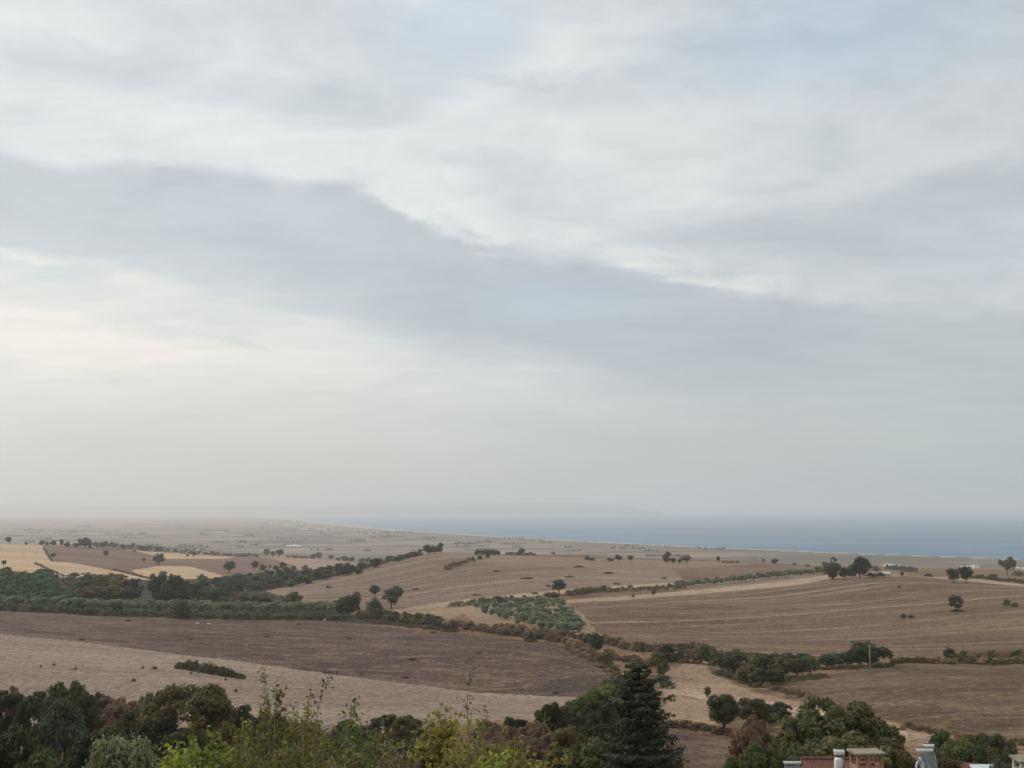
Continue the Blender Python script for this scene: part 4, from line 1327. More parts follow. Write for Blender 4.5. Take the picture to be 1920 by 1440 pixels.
run(('b_dark', 'b_deep', 'b_olive'), [(672, 1160), (740, 1168), (800, 1174), (850, 1182)], 26, (18, 28), (9, 15), 'dark bush in the ravine hedge right of the olive row', 'bushes of the left ravine hedge', 480)
run(('b_dark', 'b_olive'), [(690, 1152), (760, 1158), (830, 1166)], 13, (18, 30), (9, 14), 'dark bush on the far side of the ravine', 'bushes on the far side of the ravine', 520)
bush_px('b_green', 806, 1173, 32, 16, 'bright green bush among the dark ravine hedge', dmax=480)
bush_px('b_brown', 848, 1182, 30, 21, 'round brown bush at the right end of the dark ravine hedge', dmax=460)
run(('b_red', 'b_brown', 'b_brown'), [(860, 1176), (920, 1186), (1000, 1196), (1060, 1204)], 26, (20, 32), (10, 15), 'reddish brown bush below the olive grove', 'reddish bushes below the grove', 440)
run(('b_red', 'b_brown', 'b_straw'), [(930, 1178), (1000, 1186), (1080, 1196), (1130, 1206)], 20, (16, 26), (8, 13), 'reddish or straw-coloured bush at the lower rim of the grove', 'bushes at the lower rim of the grove', 460)
bush_px('b_dark', 995, 1203, 24, 18, 'dark green bush among the reddish ones below the grove', dmax=420)
T('dark', 1104, 1210, 26, 20, 'round dark tree behind the larger green one in the ravine', dmax=420)
T('dark', 1116, 1224, 36, 34, 'round green tree in the ravine right of the grove', dmax=400)
T('obrown', 1140, 1246, 32, 26, 'squat dark tree below the round green one in the ravine', dmax=380)
run(('b_red', 'b_olive', 'b_brown', 'b_straw'), [(1060, 1206), (1095, 1222), (1125, 1240), (1155, 1262)], 18, (16, 28), (8, 14), 'brown bush on the slope along the right rim of the brown field', 'bushes on the rim of the brown field', 400, 4, 5)
run(('b_red', 'b_olive', 'b_straw', 'b_brown'), [(1130, 1204), (1180, 1216), (1230, 1224), (1290, 1218), (1330, 1222)], 30, (16, 30), (8, 14), 'brown or straw-coloured bush in the dry scrub under the striped field', 'bushes in the dry scrub', 400, 5, 4)
run(('b_red', 'b_straw', 'b_brown'), [(1140, 1230), (1180, 1240), (1230, 1250)], 12, (16, 26), (8, 13), 'dry bush in the ravine left of the dark mounds', 'dry bushes of the ravine', 380, 5, 4)
T('lolly', 1205, 1228, 11, 22, 'thin dark tree right behind the conifer tip', dmax=380)
bush_px('b_deep', 1250, 1240, 44, 30, 'dark rounded mound of bush right of the conifer tip', dmax=350)
bush_px('b_olive', 1275, 1240, 30, 20, 'olive mound of bush between the dark and the purplish one', dmax=350)
bush_px('b_red', 1300, 1243, 44, 28, 'purplish brown mound of bush left of the track mouth', dmax=350)
bush_px('b_brown', 1318, 1226, 18, 20, 'narrow brown bush over the purplish mound', dmax=350)
# dark green thicket on the right of the track mouth
TH = [(1330, 1246, 40, 30), (1352, 1258, 44, 34), (1378, 1262, 48, 32), (1400, 1280, 50, 30), (1428, 1286, 46, 28), (1412, 1262, 50, 34), (1440, 1266, 50, 36), (1468, 1270, 50, 36), (1495, 1268, 46, 32), (1520, 1264, 40, 30), (1450, 1284, 46, 26), (1380, 1246, 40, 24), (1475, 1252, 44, 24), (1345, 1240, 30, 18), (1506, 1252, 40, 22), (1424, 1250, 40, 22)]
for i, (x, y, w, h) in enumerate(TH):
    T(('dark', 'green', 'dark', 'obrown')[i % 4], x, y, w, h + 2, ('leftmost tree', 'second tree from the left in front', 'third tree from the left in front', 'lowest front tree', 'wide front tree beside the lowest', 'high middle tree', 'tall central tree', 'broad right centre tree', 'right tree', 'rightmost low tree', 'front right low tree', 'back left tree', 'back right tree', 'small top left tree', 'back rightmost tree', 'back middle tree')[i] + ' of the dark thicket by the track mouth', group='trees of the dark green thicket', dmax=360)
for x, y, w, h in ((1552, 1252, 34, 24), (1574, 1250, 36, 24), (1594, 1248, 34, 26)):
    T('green', x, y, w, h, 'green tree in the short row left of the big domed tree', group='trees left of the domed tree', dmax=360)
T('dark', 1632, 1249, 72, 44, 'big domed dark green tree behind the utility pole', dmax=345)
T('dark', 1610, 1249, 44, 34, 'left shoulder tree of the big domed one', dmax=345)
run(('b_brown', 'b_red', 'b_straw'), [(1340, 1240), (1400, 1232), (1480, 1232), (1530, 1236)], 14, (14, 24), (6, 10), 'dry brown bush behind the dark thicket', 'dry bushes behind the thicket', 400)
run(('b_brown', 'b_straw', 'b_red'), [(1436, 1292), (1470, 1298), (1500, 1304), (1530, 1314)], 16, (12, 22), (5, 10), 'dry bush on the bank between track and brown field', 'dry bushes on the track bank', 300, 3, 4)
run(('b_brown', 'b_olive', 'b_straw'), [(1672, 1244), (1720, 1242), (1800, 1244), (1860, 1246), (1925, 1243)], 40, (14, 24), (7, 13), 'brown-green bush in the hedge on the far edge of the lower right field', 'bushes of the hedge at the lower right field', 340, 2, 3)
run(('b_straw', 'b_olive'), [(1790, 1236), (1850, 1232), (1925, 1230)], 18, (14, 24), (8, 14), 'straw-green bush behind the hedge near the right edge', 'straw-green bushes behind the right hedge', 350, 2, 3)
T('ball', 1781, 1242, 22, 26, 'small round tree standing in the hedge of the lower right field', dmax=330)
T('cone' if False else 'obrown', 1327, 1307, 13, 18, 'small pointed dark tree alone beside the track', dmax=260)
T('obrown', 1236, 1268, 44, 44, 'dark brown-green tree just behind the conifer top', dmax=320)
bush_px('b_green', 1246, 1290, 40, 22, 'grey-green bush right behind the conifer', dmax=300)
hedge(('b_olive', 'b_green', 'b_brown'), along(1345, 1264, 1420, 1290, 14), (14, 24), (5, 10), 'low fringe of undergrowth at the left foot of the dark thicket', 320, 3, 2)
hedge(('b_olive', 'b_dark', 'b_brown'), along(1420, 1289, 1545, 1270, 22), (14, 24), (5, 10), 'low fringe of undergrowth along the front foot of the dark thicket', 320, 3, 2)
hedge(('b_olive', 'b_green', 'b_brown'), along(1540, 1256, 1670, 1251, 22), (12, 22), (5, 9), 'low undergrowth under the domed tree row', 340, 3, 1)
hedge(('b_brown', 'b_olive', 'b_red'), along(690, 1166, 850, 1186, 26), (14, 24), (4, 8), 'low brown fringe of the dark ravine hedge', 460, 3, 1)
hedge(('b_brown', 'b_straw', 'b_red'), along(1060, 1214, 1165, 1272, 26), (12, 20), (4, 8), 'low dry fringe on the right rim of the brown field', 380, 4, 3)
hedge(('b_straw', 'b_brown', 'b_olive'), along(1150, 1212, 1330, 1226, 40), (12, 22), (4, 8), 'low dry growth under the striped field', 400, 4, 5)
hedge(('b_olive', 'b_green'), along(-10, 1138, 640, 1148, 90), (12, 18), (1.5, 4), 'low green undergrowth between the olive rows', 620, 3, 3)
# weeds and scrub lumps lying in the open fields
for i, (x, y, w, h) in enumerate(((240, 1165, 14, 3), (154, 1201, 16, 4), (76, 1251, 6, 4), (101, 1248, 6, 4), (142, 1255, 7, 4), (267, 1254, 8, 4), (289, 1255, 16, 5), (250, 1278, 12, 5), (358, 1264, 6, 4), (423, 1276, 6, 4), (325, 1287, 8, 6), (442, 1298, 8, 7), (521, 1288, 7, 5),
                                  (358, 1199, 12, 3), (560, 1168, 12, 3), (654, 1198, 14, 3), (774, 1238, 24, 4), (760, 1272, 22, 4), (898, 1225, 14, 3), (813, 1187, 14, 3), (1041, 1301, 16, 5), (500, 1195, 14, 3))):
    bush_px('b_brown', x, y, w, h, 'small dark weed tuft lying in the open left fields', 'weeds', 'weed tufts of the left fields', 420, 'weed_tuft')
for i, (x, y, w, h) in enumerate(((892, 1117, 18, 3), (1003, 1114, 18, 3), (990, 1086, 26, 3), (1068, 1083, 24, 3), (1140, 1076, 26, 3), (1028, 1100, 12, 3), (930, 1072, 14, 3), (1085, 1064, 22, 3), (1156, 1096, 14, 3), (1246, 1086, 14, 3), (780, 1106, 14, 3))):
    bush_px('b_brown', x, y, w, h, 'small dark weed tuft lying on the central hill', 'weeds', 'weed tufts of the central hill', 1000, 'weed_tuft')
# the long bramble mound in the pale field
BR = []
r_ = np.random.default_rng(5)
for i in range(60):
    t = r_.random()
    P = hit(336 + 118 * t, 1252 + 20 * t + r_.uniform(-2, 2), 330)
    hh = (1.75 * math.sin(math.pi * min(1, t * 0.75 + 0.2)) + .5) * r_.uniform(.6, 1.1)
    c = r_.normal(size=(90, 3)); c = unit(c) * np.array([1.2, 1.2, hh]) * r_.uniform(.7, 1.0, (90, 1)); c[:, 2] = np.abs(c[:, 2])
    BR.append(c + np.array(P))
BR = np.concatenate(BR)
c0 = BR.mean(0)
v_, q_ = leaf_quads(BR - c0, unit(r_.normal(size=BR.shape) + np.array([0, 0, .6])), 0.3, r_)
o = link(bpy.data.objects.new('bramble_thicket', np_mesh('bramble_thicket', v_, quads=q_, mat=MATS['leaf_olivebrown'])))
o.location = c0
tag(o, 'long low dark bramble mound lying across the pale stubble field', 'thicket')

#NEAR

# ------------------------------------------------------------------ trees and shrubs of the village slope
for key, mat, kw in (('n_dark', 'leaf_dark', {}), ('n_deep', 'leaf_deep', {}), ('n_brown', 'leaf_olivebrown', {}), ('n_green', 'leaf_green', {}),
                     ('n_fresh', 'leaf_fresh', dict(elong=2.2)), ('n_red', 'leaf_red', dict(elong=2.6)), ('n_grey', 'leaf_grey', dict(shape='column', elong=2.6))):
    k = dict(trunk=0.12, rad=0.022, blobs=80, clump=0.20, limbs=14, flat=0.7)
    k.update(kw)
    proto_tree(key, 2, 15000, 0.026, mat, **k)
proto_tree('n_big', 2, 17000, 0.03, 'leaf_walnut', trunk=0.15, rad=0.025, blobs=110, clump=0.16, limbs=14, elong=1.8, flat=0.7)
proto_tree('n_large', 1, 12000, 0.028, 'leaf_pale', trunk=0.1, rad=0.02, blobs=40, clump=0.26, limbs=10, elong=1.5)
proto_tree('n_round', 1, 12000, 0.026, 'leaf_dark', trunk=0.22, rad=0.024, blobs=40, clump=0.27, limbs=12)
proto_tree('n_ball', 1, 9000, 0.03, 'leaf_grey', trunk=0.2, rad=0.03, blobs=50, clump=0.2, limbs=8)


def top_tree(kind, px, ptop, w, D, label, cat='tree', name='tree', group=None, variant=None, fat=1.0):
    if px < 900 and D > 40:                    # the slope trees stand well down the hill
        D = D * (1.6 if ptop < 1330 else 1.35)
    X, Y, zt = pix_pt(px, ptop, D)
    zg = float(height(X, Y)[0])
    w = max(w * 1.15, (zt - zg) / D * F * 0.52)
    return tree(kind, name, (X, Y, zg), w / F * D * 1.05 * fat, max(1.0, (zt - zg) * 1.02), label, cat, group, variant)


K = top_tree
K('n_deep', 12, 1296, 66, 95, 'nearly black tree cut by the left edge of the photo below the pale field')
K('n_red', 18, 1287, 44, 98, 'rusty topped small tree at the left edge behind the black one')
K('n_dark', 68, 1296, 56, 92, 'middle-sized dark tree between the edge tree and the tallest left tree')
K('n_dark', 128, 1276, 80, 88, 'tallest dark tree of the left foreground with a pointed top')
K('n_dark', 150, 1295, 60, 86, 'dark tree forming the right shoulder of the tallest left tree', variant=1)
K('n_grey', 113, 1318, 80, 58, 'tall grey-green column-shaped tree in front of the dark left trees')
K('n_red', 192, 1298, 62, 98, 'reddish brown half bare shrub right of the tallest left tree', 'shrub', 'shrub')
K('n_red', 232, 1308, 70, 94, 'second reddish brown shrub touching the big olive-brown tree', 'shrub', 'shrub', variant=1)
K('n_brown', 262, 1322, 60, 90, 'olive-brown low tree in front of the reddish shrubs')
K('n_brown', 352, 1279, 150, 78, 'big olive-brown domed tree of the left foreground')
K('n_dark', 402, 1290, 66, 84, 'dark tree leaning out on the right of the big olive-brown one')
K('n_dark', 292, 1296, 70, 84, 'dark green tree on the left of the big olive-brown one', variant=1)
K('n_dark', 455, 1322, 46, 80, 'small dark tree between the big olive-brown tree and the yellow-green shrubs')
K('n_deep', 182, 1378, 46, 45, 'round nearly black bush in front of the column-shaped tree', 'bush', 'bush')
K('n_dark', 28, 1362, 80, 48, 'dark green tree in the lower left corner', variant=1)
K('n_green', 72, 1404, 100, 34, 'olive green shrub at the bottom left of the photo', 'shrub', 'shrub')
K('n_green', 212, 1356, 74, 62, 'mid-green tree behind the grey large-leaved shrub')
K('n_large', 232, 1366, 104, 29, 'grey-green shrub with large rounded leaves at the bottom left', 'shrub', 'shrub')
K('n_deep', 300, 1346, 90, 54, 'dark blue-green tree in front of the big olive-brown one')
K('n_dark', 345, 1365, 90, 50, 'dark tree behind the lime-green leaves', variant=1)
K('n_brown', 430, 1350, 70, 62, 'brownish tree behind the bare grey twigs')
K('n_dark', 150, 1400, 90, 52, 'dark tree under the column-shaped tree')
K('n_deep', 8, 1400, 60, 60, 'black-green tree low at the left border', variant=1)
K('n_dark', 262, 1395, 60, 44, 'dark small tree beneath the grey large-leaved shrub')
# green bank left of the conifer
K('n_green', 1160, 1262, 74, 160, 'highest light green tree of the bank touching the conifer')
K('n_fresh', 1128, 1283, 74, 150, 'yellowish green tree second on the bank left of the conifer')
K('n_green', 1088, 1304, 70, 140, 'rounded green tree in the middle of the bank left of the conifer')
K('n_green', 1052, 1322, 54, 132, 'low green tree at the left end of the bank', variant=1)
K('n_dark', 1030, 1314, 22, 128, 'small dark bush at the left tip of the green bank', 'bush', 'bush')
K('n_dark', 1120, 1312, 60, 132, 'darker green tree in front of the middle of the bank')
K('n_brown', 1066, 1358, 70, 80, 'olive tree below the pale lane left of the conifer')
K('n_dark', 1112, 1352, 80, 82, 'dark tree in front of the pale lane', variant=1)
K('n_green', 1125, 1384, 130, 62, 'greyish green tree at the foot of the conifer', variant=1)
K('n_dark', 1062, 1398, 90, 66, 'dark tree left of the conifer foot')
K('n_brown', 1240, 1396, 70, 75, 'olive-brown low tree right of the conifer foot', variant=1)
for i, (x, y, w, D) in enumerate(((912, 1352, 70, 120), (955, 1362, 66, 110), (1000, 1352, 64, 118), (982, 1380, 80, 90), (1030, 1378, 60, 95), (905, 1385, 90, 80), (945, 1330, 0, 0))):
    if w:
        K('n_red', x, y, w, D, ('brown twiggy shrub behind the yellow leaves, leftmost of the brown scrub', 'brown twiggy shrub second from the left in the brown scrub', 'brown shrub under the field edge nearest the green bank',
                                'low brown shrub in front of the brown scrub', 'brown shrub between scrub and olive tree', 'brown shrub hidden low behind the yellow leaves')[i], 'shrub', 'shrub', variant=i % 2)
for i, (x, y, w, D) in enumerate(((965, 1342, 16, 120), (976, 1345, 12, 120))):
    K('n_dark', x, y, w, D, ('taller', 'lower')[i] + ' of two thin dark shoots sticking up from the brown scrub', 'bush', 'bush')
K('n_dark', 725, 1338, 60, 105, 'dark shrub on the field edge above the yellow-green shrubs', 'shrub', 'shrub')
K('n_brown', 762, 1340, 56, 100, 'brownish shrub on the field edge right of the dark one', 'shrub', 'shrub')
K('n_dark', 660, 1352, 90, 90, 'dark green tree low behind the fine-leaved shrubs')
K('n_brown', 560, 1345, 90, 80, 'olive-brown tree behind the fine-leaved shrubs')
K('n_dark', 800, 1378, 120, 70, 'dark tree low behind the yellow leaves', variant=1)
K('n_dark', 505, 1335, 70, 78, 'dark tree directly behind the pale wispy shrub')
# right of the conifer
T('n_round', 1357, 1378, 62, 70, 'round dark tree with a visible trunk on the reddish field edge', dmax=240)
T('n_round', 1412, 1368, 66, 54, 'round dark tree behind the rusty bush', dmax=240)
K('n_red', 1416, 1340, 58, 112, 'rusty brown rounded shrub in front of the second round tree', 'shrub', 'shrub')
K('n_red', 1400, 1362, 34, 106, 'orange-brown shrub on the left of the rusty rounded one', 'shrub', 'shrub', variant=1)
T('n_green', 1462, 1354, 44, 34, 'small green tree between round trees and big broad-leaved tree', dmax=240)
T('n_fresh', 1444, 1360, 34, 22, 'light green low shrub right of the second round tree', 'shrub', dmax=240, name='shrub')
K('n_fresh', 1428, 1396, 74, 84, 'light green leafy shrub left of the rooftops', 'shrub', 'shrub')
K('n_fresh', 1385, 1412, 66, 68, 'light green shrub at the bottom edge left of the larger one', 'shrub', 'shrub', variant=1)
K('n_fresh', 1474, 1402, 50, 86, 'light green shrub just behind the solar heater', 'shrub', 'shrub')
K('n_big', 1570, 1303, 150, 92, 'big broad-leaved tree with large leaves behind the red roof')
K('n_big', 1640, 1338, 96, 95, 'right part tree of the broad-leaved mass with dry brownish leaves')
K('n_big', 1500, 1344, 96, 88, 'left low tree of the broad-leaved mass')
K('n_big', 1590, 1372, 150, 84, 'lower tree of the broad-leaved mass right behind the chimney')
K('n_green', 1520, 1392, 90, 84, 'dark green tree low behind the solar heater', variant=1)
K('n_brown', 1668, 1384, 60, 88, 'brown-green shrub right of the chimney canopy', 'shrub', 'shrub')
K('n_brown', 1690, 1406, 60, 84, 'brown-green shrub left of the tall solar heater', 'shrub', 'shrub', variant=1)
K('n_fresh', 1772, 1374, 58, 90, 'feathery light green shrub behind the tall solar heater', 'shrub', 'shrub')
K('n_fresh', 1800, 1384, 54, 88, 'feathery green shrub right of the lighter one', 'shrub', 'shrub', variant=1)
K('n_green', 1840, 1394, 60, 86, 'olive green shrub over the second roof', 'shrub', 'shrub')
K('n_brown', 1872, 1398, 56, 88, 'brown-green shrub left of the pale rounded bush', 'shrub', 'shrub')
K('n_brown', 1766, 1410, 90, 80, 'brownish low shrub at the left end of the second roof', 'shrub', 'shrub', variant=1)
K('n_green', 1868, 1372, 60, 105, 'green weedy shrub on the field edge above the second roof', 'shrub', 'shrub', variant=1)
K('n_brown', 1826, 1372, 60, 110, 'brown weedy shrub on the field edge left of the green one', 'shrub', 'shrub')
K('n_ball', 1908, 1397, 25, 76, 'pale grey-green clipped round bush by the right edge', 'bush', 'bush')
run(('b_straw', 'b_red', 'b_brown'), [(1250, 1362), (1300, 1366), (1350, 1376), (1392, 1384)], 22, (18, 28), (10, 16), 'dry brown shrub on the bank above the reddish field', 'dry shrubs above the reddish field', 240, 3, 3, 'shrub', 'shrub')
run(('b_straw', 'b_brown'), [(1690, 1366), (1740, 1372), (1800, 1384), (1920, 1398)], 24, (18, 30), (7, 12), 'dry straw-coloured shrub along the near edge of the lower right field', 'dry shrubs along the lower right field', 220, 3, 3, 'shrub', 'shrub')


def conifer(px, ptop, D):
    X, Y, zt = pix_pt(px, ptop, D)
    zg = float(height(X, Y)[0])
    h = zt - zg
    r = np.random.default_rng(11)
    e = bpy.data.objects.new('conifer_tree', None); link(e); e.location = (X, Y, zg)
    tag(e, 'tall dark conifer with tiered branches standing above the green bank', 'tree')
    tb = MB()
    tb.tube([(0, 0, -0.6), (0.03, 0, h * 0.4), (0, 0.04, h * 0.8), (0, 0, h * 0.99)], [0.2, 0.14, 0.07, 0.02], 9)
    cen, nrm, size = [], [], []
    z = h * 0.06
    lev = 0
    while z < h * 0.975:
        f = 1 - z / h
        dt = h - z
        R = (1.35 * (dt / 2.0) ** 0.55 if dt < 2 else 1.35 + 0.27 * (dt - 2)) * r.uniform(0.84, 1.14) + 0.05
        nb = int(7 + 5 * f)
        a0 = r.uniform(0, 6.28)
        for k in range(nb):
            a = a0 + 6.283 * k / nb + r.uniform(-.22, .22)
            L = R * r.uniform(0.6, 1.22)
            if r.random() < 0.07:
                L *= 0.55
            d = np.array([math.cos(a), math.sin(a), 0.0])
            side = np.array([-d[1], d[0], 0.0])
            ts = np.linspace(0, 1, 7)
            zz = z + L * (-0.20 * ts + 0.22 * ts ** 3) + 0.1 * f
            P = [tuple(d * L * t + np.array([0, 0, q])) for t, q in zip(ts, zz)]
            tb.tube(P, [0.035 * (1 - t * 0.85) * (0.5 + f) + 0.006 for t in ts], 4, cap=False)
            m = int(18 + 34 * L)
            t = r.uniform(0.12, 1.0, m) ** 0.8
            wdt = 0.34 * L * np.sin(np.pi * np.clip(t * 0.82 + 0.1, 0, 1)) ** 0.8 * r.uniform(-1, 1, m)
            zc = z + L * (-0.20 * t + 0.22 * t ** 3) + 0.1 * f - np.abs(wdt) * 0.25 + r.normal(0, 0.035, m)
            c = d[None] * (L * t)[:, None] + side[None] * wdt[:, None]
            c[:, 2] = zc
            cen.append(c)
            nn = np.tile(np.array([0, 0, 1.0]), (m, 1)) + r.normal(size=(m, 3)) * 0.45 + d[None] * 0.25
            nrm.append(nn)
            # hanging tufts under the tips
            m2 = int(m * 0.45)
            t2 = r.uniform(0.45, 1.02, m2)
            c2 = d[None] * (L * t2)[:, None] + side[None] * (r.uniform(-.28, .28, m2) * L)[:, None]
            c2[:, 2] = z + L * (-0.20 * t2 + 0.22 * t2 ** 3) + 0.1 * f - r.uniform(0.02, 0.16, m2)
            cen.append(c2)
            nrm.append(d[None] + r.normal(size=(m2, 3)) * 0.5)
        z += r.uniform(0.26, 0.42) * (0.75 + 0.5 * f)
        lev += 1
    cen = np.concatenate(cen); nrm = unit(np.concatenate(nrm))
    V, Q = leaf_quads(cen, nrm, 0.105, r, 2.3)
    link(bpy.data.objects.new('crown', np_mesh('crown', V, quads=Q, mat=MATS['needle'])), e)
    tb.build('trunk', MATS['bark'], e, smooth=True)


conifer(1197, 1230, 60)


def near_shrub(px, ptop, wpx, D, mat, leaf, label, shoots=60, per=60, seed=0, name='shrub', cat='shrub', bark_='bark_grey', spread=1.0, wild=0.12, elong=1.5, low=0.25):
    """a shrub a few metres from the lens: shoots fan out of the ground and carry single leaves"""
    r = np.random.default_rng(1000 + seed)
    X, Y, zt = pix_pt(px, ptop, D)
    zg = float(height(X, Y)[0])
    h, w = zt - zg, wpx / F * D
    e = bpy.data.objects.new(name, None); link(e); e.location = (X, Y, zg)
    tag(e, label, cat)
    tb = MB(); cen, nrm, dro = [], [], []
    shoots, per = int(shoots * 1.7), int(per * 1.35)
    leaf *= 0.82
    for k in range(shoots):
        a = r.uniform(0, 6.283); q = math.sqrt(r.random())
        tip = np.array([math.cos(a) * q * w / 2, math.sin(a) * q * w / 2, h * (1 - 0.30 * q ** 2.4) * r.uniform(1 - 2.2 * wild, 1 + wild * 0.4)])
        base = np.array([math.cos(a) * 0.06, math.sin(a) * 0.06, -0.05]) * np.array([w, w, 1])
        mid = base * 0.45 + tip * 0.55 + np.array([math.cos(a), math.sin(a), -0.1]) * 0.10 * w
        ts = np.linspace(0, 1, 8)[:, None]
        P = (1 - ts) ** 2 * base + 2 * ts * (1 - ts) * mid + ts ** 2 * tip
        P[1:-1] += r.normal(0, 0.02, (6, 3))
        tb.tube([tuple(p) for p in P], [0.016 * (1 - t) + 0.003 for t in np.linspace(0, 1, 8)], 4, cap=False)
        # side twigs
        segs = [(P, 1.0)]
        for s in range(4):
            i = r.integers(3, 7)
            d = unit(r.normal(size=3) + np.array([0, 0, 0.6])) * r.uniform(0.12, 0.30)
            Q = np.stack([P[i] + d * t + np.array([0, 0, 0.05 * t * t]) for t in np.linspace(0, 1, 4)])
            tb.tube([tuple(p) for p in Q], [0.006, 0.004, 0.003, 0.002], 3, cap=False)
            segs.append((Q, 0.0))
        n1 = int(per * 0.5)
        t = low + (1 - low) * r.random(n1) ** 0.7
        i = t * 7
        c = np.stack([np.interp(i, range(8), P[:, j]) for j in range(3)], -1) + r.normal(0, 0.035 + leaf * 0.3, (n1, 3))
        cen.append(c)
        for Q, _ in segs[1:]:
            n2 = max(2, int(per * 0.125))
            i = r.random(n2) * 3
            c = np.stack([np.interp(i, range(4), Q[:, j]) for j in range(3)], -1) + r.normal(0, leaf * 0.35, (n2, 3))
            cen.append(c)
    cen = np.concatenate(cen)
    nrm = unit(r.normal(size=cen.shape) * 0.75 + np.array([0, -0.15, 0.75]))
    V, Q = leaf_quads(cen, nrm, leaf, r, elong)
    link(bpy.data.objects.new('leaves', np_mesh('leaves', V, quads=Q, mat=MATS[mat])), e)
    tb.build('branches', MATS[bark_], e, smooth=True)
    return e


NS = near_shrub
NS(375, 1374, 170, 19, 'leaf_lime', 0.085, 'bright lime-green shrub with broad leaves at the bottom of the photo', 90, 60, 1)
NS(330, 1408, 110, 17, 'leaf_lime', 0.085, 'low lime-green shrub at the bottom beside the grey-leaved one', 50, 60, 2)
NS(450, 1392, 120, 20, 'leaf_near', 0.05, 'fine-leaved shrub between lime-green shrub and grey twigs', 70, 80, 3)
NS(515, 1318, 130, 24, 'leaf_near', 0.05, 'tall feathery yellow-green shrub under the pale wispy shoot', 100, 110, 4, wild=0.28, elong=2.4)
NS(580, 1345, 130, 22, 'leaf_near', 0.05, 'yellow-green fine-leaved shrub right of the feathery one', 100, 110, 5, wild=0.24, elong=2.0)
NS(650, 1346, 130, 20, 'leaf_fresh', 0.055, 'fresh green leafy shrub in the middle of the near shrubs', 100, 90, 6, wild=0.26, elong=1.8)
NS(540, 1398, 190, 17, 'leaf_near', 0.05, 'dense low shrub at the bottom under the feathery one', 110, 90, 7, elong=2.0)
NS(650, 1404, 170, 16, 'leaf_near', 0.05, 'dense low shrub at the bottom under the fresh green one', 110, 90, 8, elong=1.8)
NS(735, 1358, 100, 17, 'leaf_near', 0.05, 'sparse shrub with pale bare branches showing', 46, 40, 9, wild=0.3)
NS(745, 1402, 140, 15, 'leaf_brown', 0.045, 'brown withered shrub at the bottom among green ones', 90, 60, 10)
NS(822, 1338, 120, 17, 'leaf_yellow', 0.075, 'yellow-green vine shrub with the brightest leaves', 90, 70, 11, wild=0.2)
NS(805, 1352, 50, 18, 'leaf_green', 0.07, 'dark green leafy clump inside the yellow-green vine', 40, 60, 12)
NS(880, 1366, 120, 15, 'leaf_yellow', 0.055, 'yellow-green twiggy shrub right of the bright vine', 70, 60, 13, wild=0.26)
NS(860, 1404, 170, 14, 'leaf_near', 0.05, 'tangled low shrub at the bottom under the bright vine', 100, 80, 14)
NS(955, 1382, 110, 15, 'leaf_yellow', 0.05, 'yellow shrub below the brown scrub', 70, 70, 15, wild=0.2)
NS(480, 1368, 150, 23, 'leaf_near', 0.05, 'olive fine-leaved shrub filling in behind the lime-green one', 90, 80, 21, elong=2.0)
NS(610, 1372, 150, 23, 'leaf_near', 0.05, 'olive fine-leaved shrub low between the two tall fine-leaved ones', 90, 80, 22, elong=2.0)
NS(710, 1378, 130, 21, 'leaf_near', 0.05, 'olive fine-leaved shrub behind the withered brown one', 80, 80, 23, elong=2.0)
NS(905, 1392, 130, 19, 'leaf_near', 0.05, 'olive twiggy shrub between the bright vine and the yellow shrub', 80, 70, 24, elong=1.8)
NS(1000, 1410, 110, 13, 'leaf_yellow', 0.06, 'low yellow-leaved shrub at the bottom left of the conifer', 80, 70, 16)
NS(930, 1416, 120, 12.5, 'leaf_lime', 0.055, 'lowest bright yellow-green shrub at the bottom centre', 80, 70, 17)


def wisp(pts, D, mat, label, n=40, leaf=0.035, rad=0.006, spread=0.03, bare=False, name='shoot', cat='shoot', seed=0):
    """a single long shoot, given by photograph points at its own distance"""
    r = np.random.default_rng(500 + seed)
    leaf *= 0.72; spread *= 0.8; rad *= 0.8
    P = np.array([pix_pt(x, y, D) for x, y in pts])
    if not bare or True:
        g = float(height(P[0][0], P[0][1])[0])
        P = np.vstack([[P[0][0], P[0][1] + 0.1, g - 0.05], P])
    o = P[0].copy()
    e = bpy.data.objects.new(name, None); link(e); e.location = tuple(o)
    P = P - o
    tb = MB().tube([tuple(p) for p in P], [rad * (1.6 - 1.3 * i / (len(P) - 1)) for i in range(len(P))], 5, cap=False)
    L = []
    for k in range(9):
        i = r.uniform(1.2, len(P) - 1)
        b = np.array([np.interp(i, range(len(P)), P[:, j]) for j in range(3)])
        d = unit(r.normal(size=3) * np.array([1, .6, .4]) + np.array([0, 0, .7])) * r.uniform(.05, .16) * D / 15
        tb.tube([tuple(b), tuple(b + d * .6), tuple(b + d)], [rad * .5, rad * .35, rad * .2], 3, cap=False)
        L += [b + d * t for t in r.uniform(.3, 1, 3)]
    tb.build('stem', MATS['bark_grey'], e, smooth=True)
    if n:
        i = 1 + (len(P) - 2) * r.random(n) ** 0.8
        c = np.stack([np.interp(i, range(len(P)), P[:, j]) for j in range(3)], -1) + r.normal(0, spread, (n, 3))
        c = np.vstack([c, L])
        V, Q = leaf_quads(c, unit(r.normal(size=c.shape) + np.array([0, 0, .6])), leaf, r, 2.0)
        link(bpy.data.objects.new('leaves', np_mesh('leaves', V, quads=Q, mat=MATS[mat])), e)
    tag(e, label, cat)


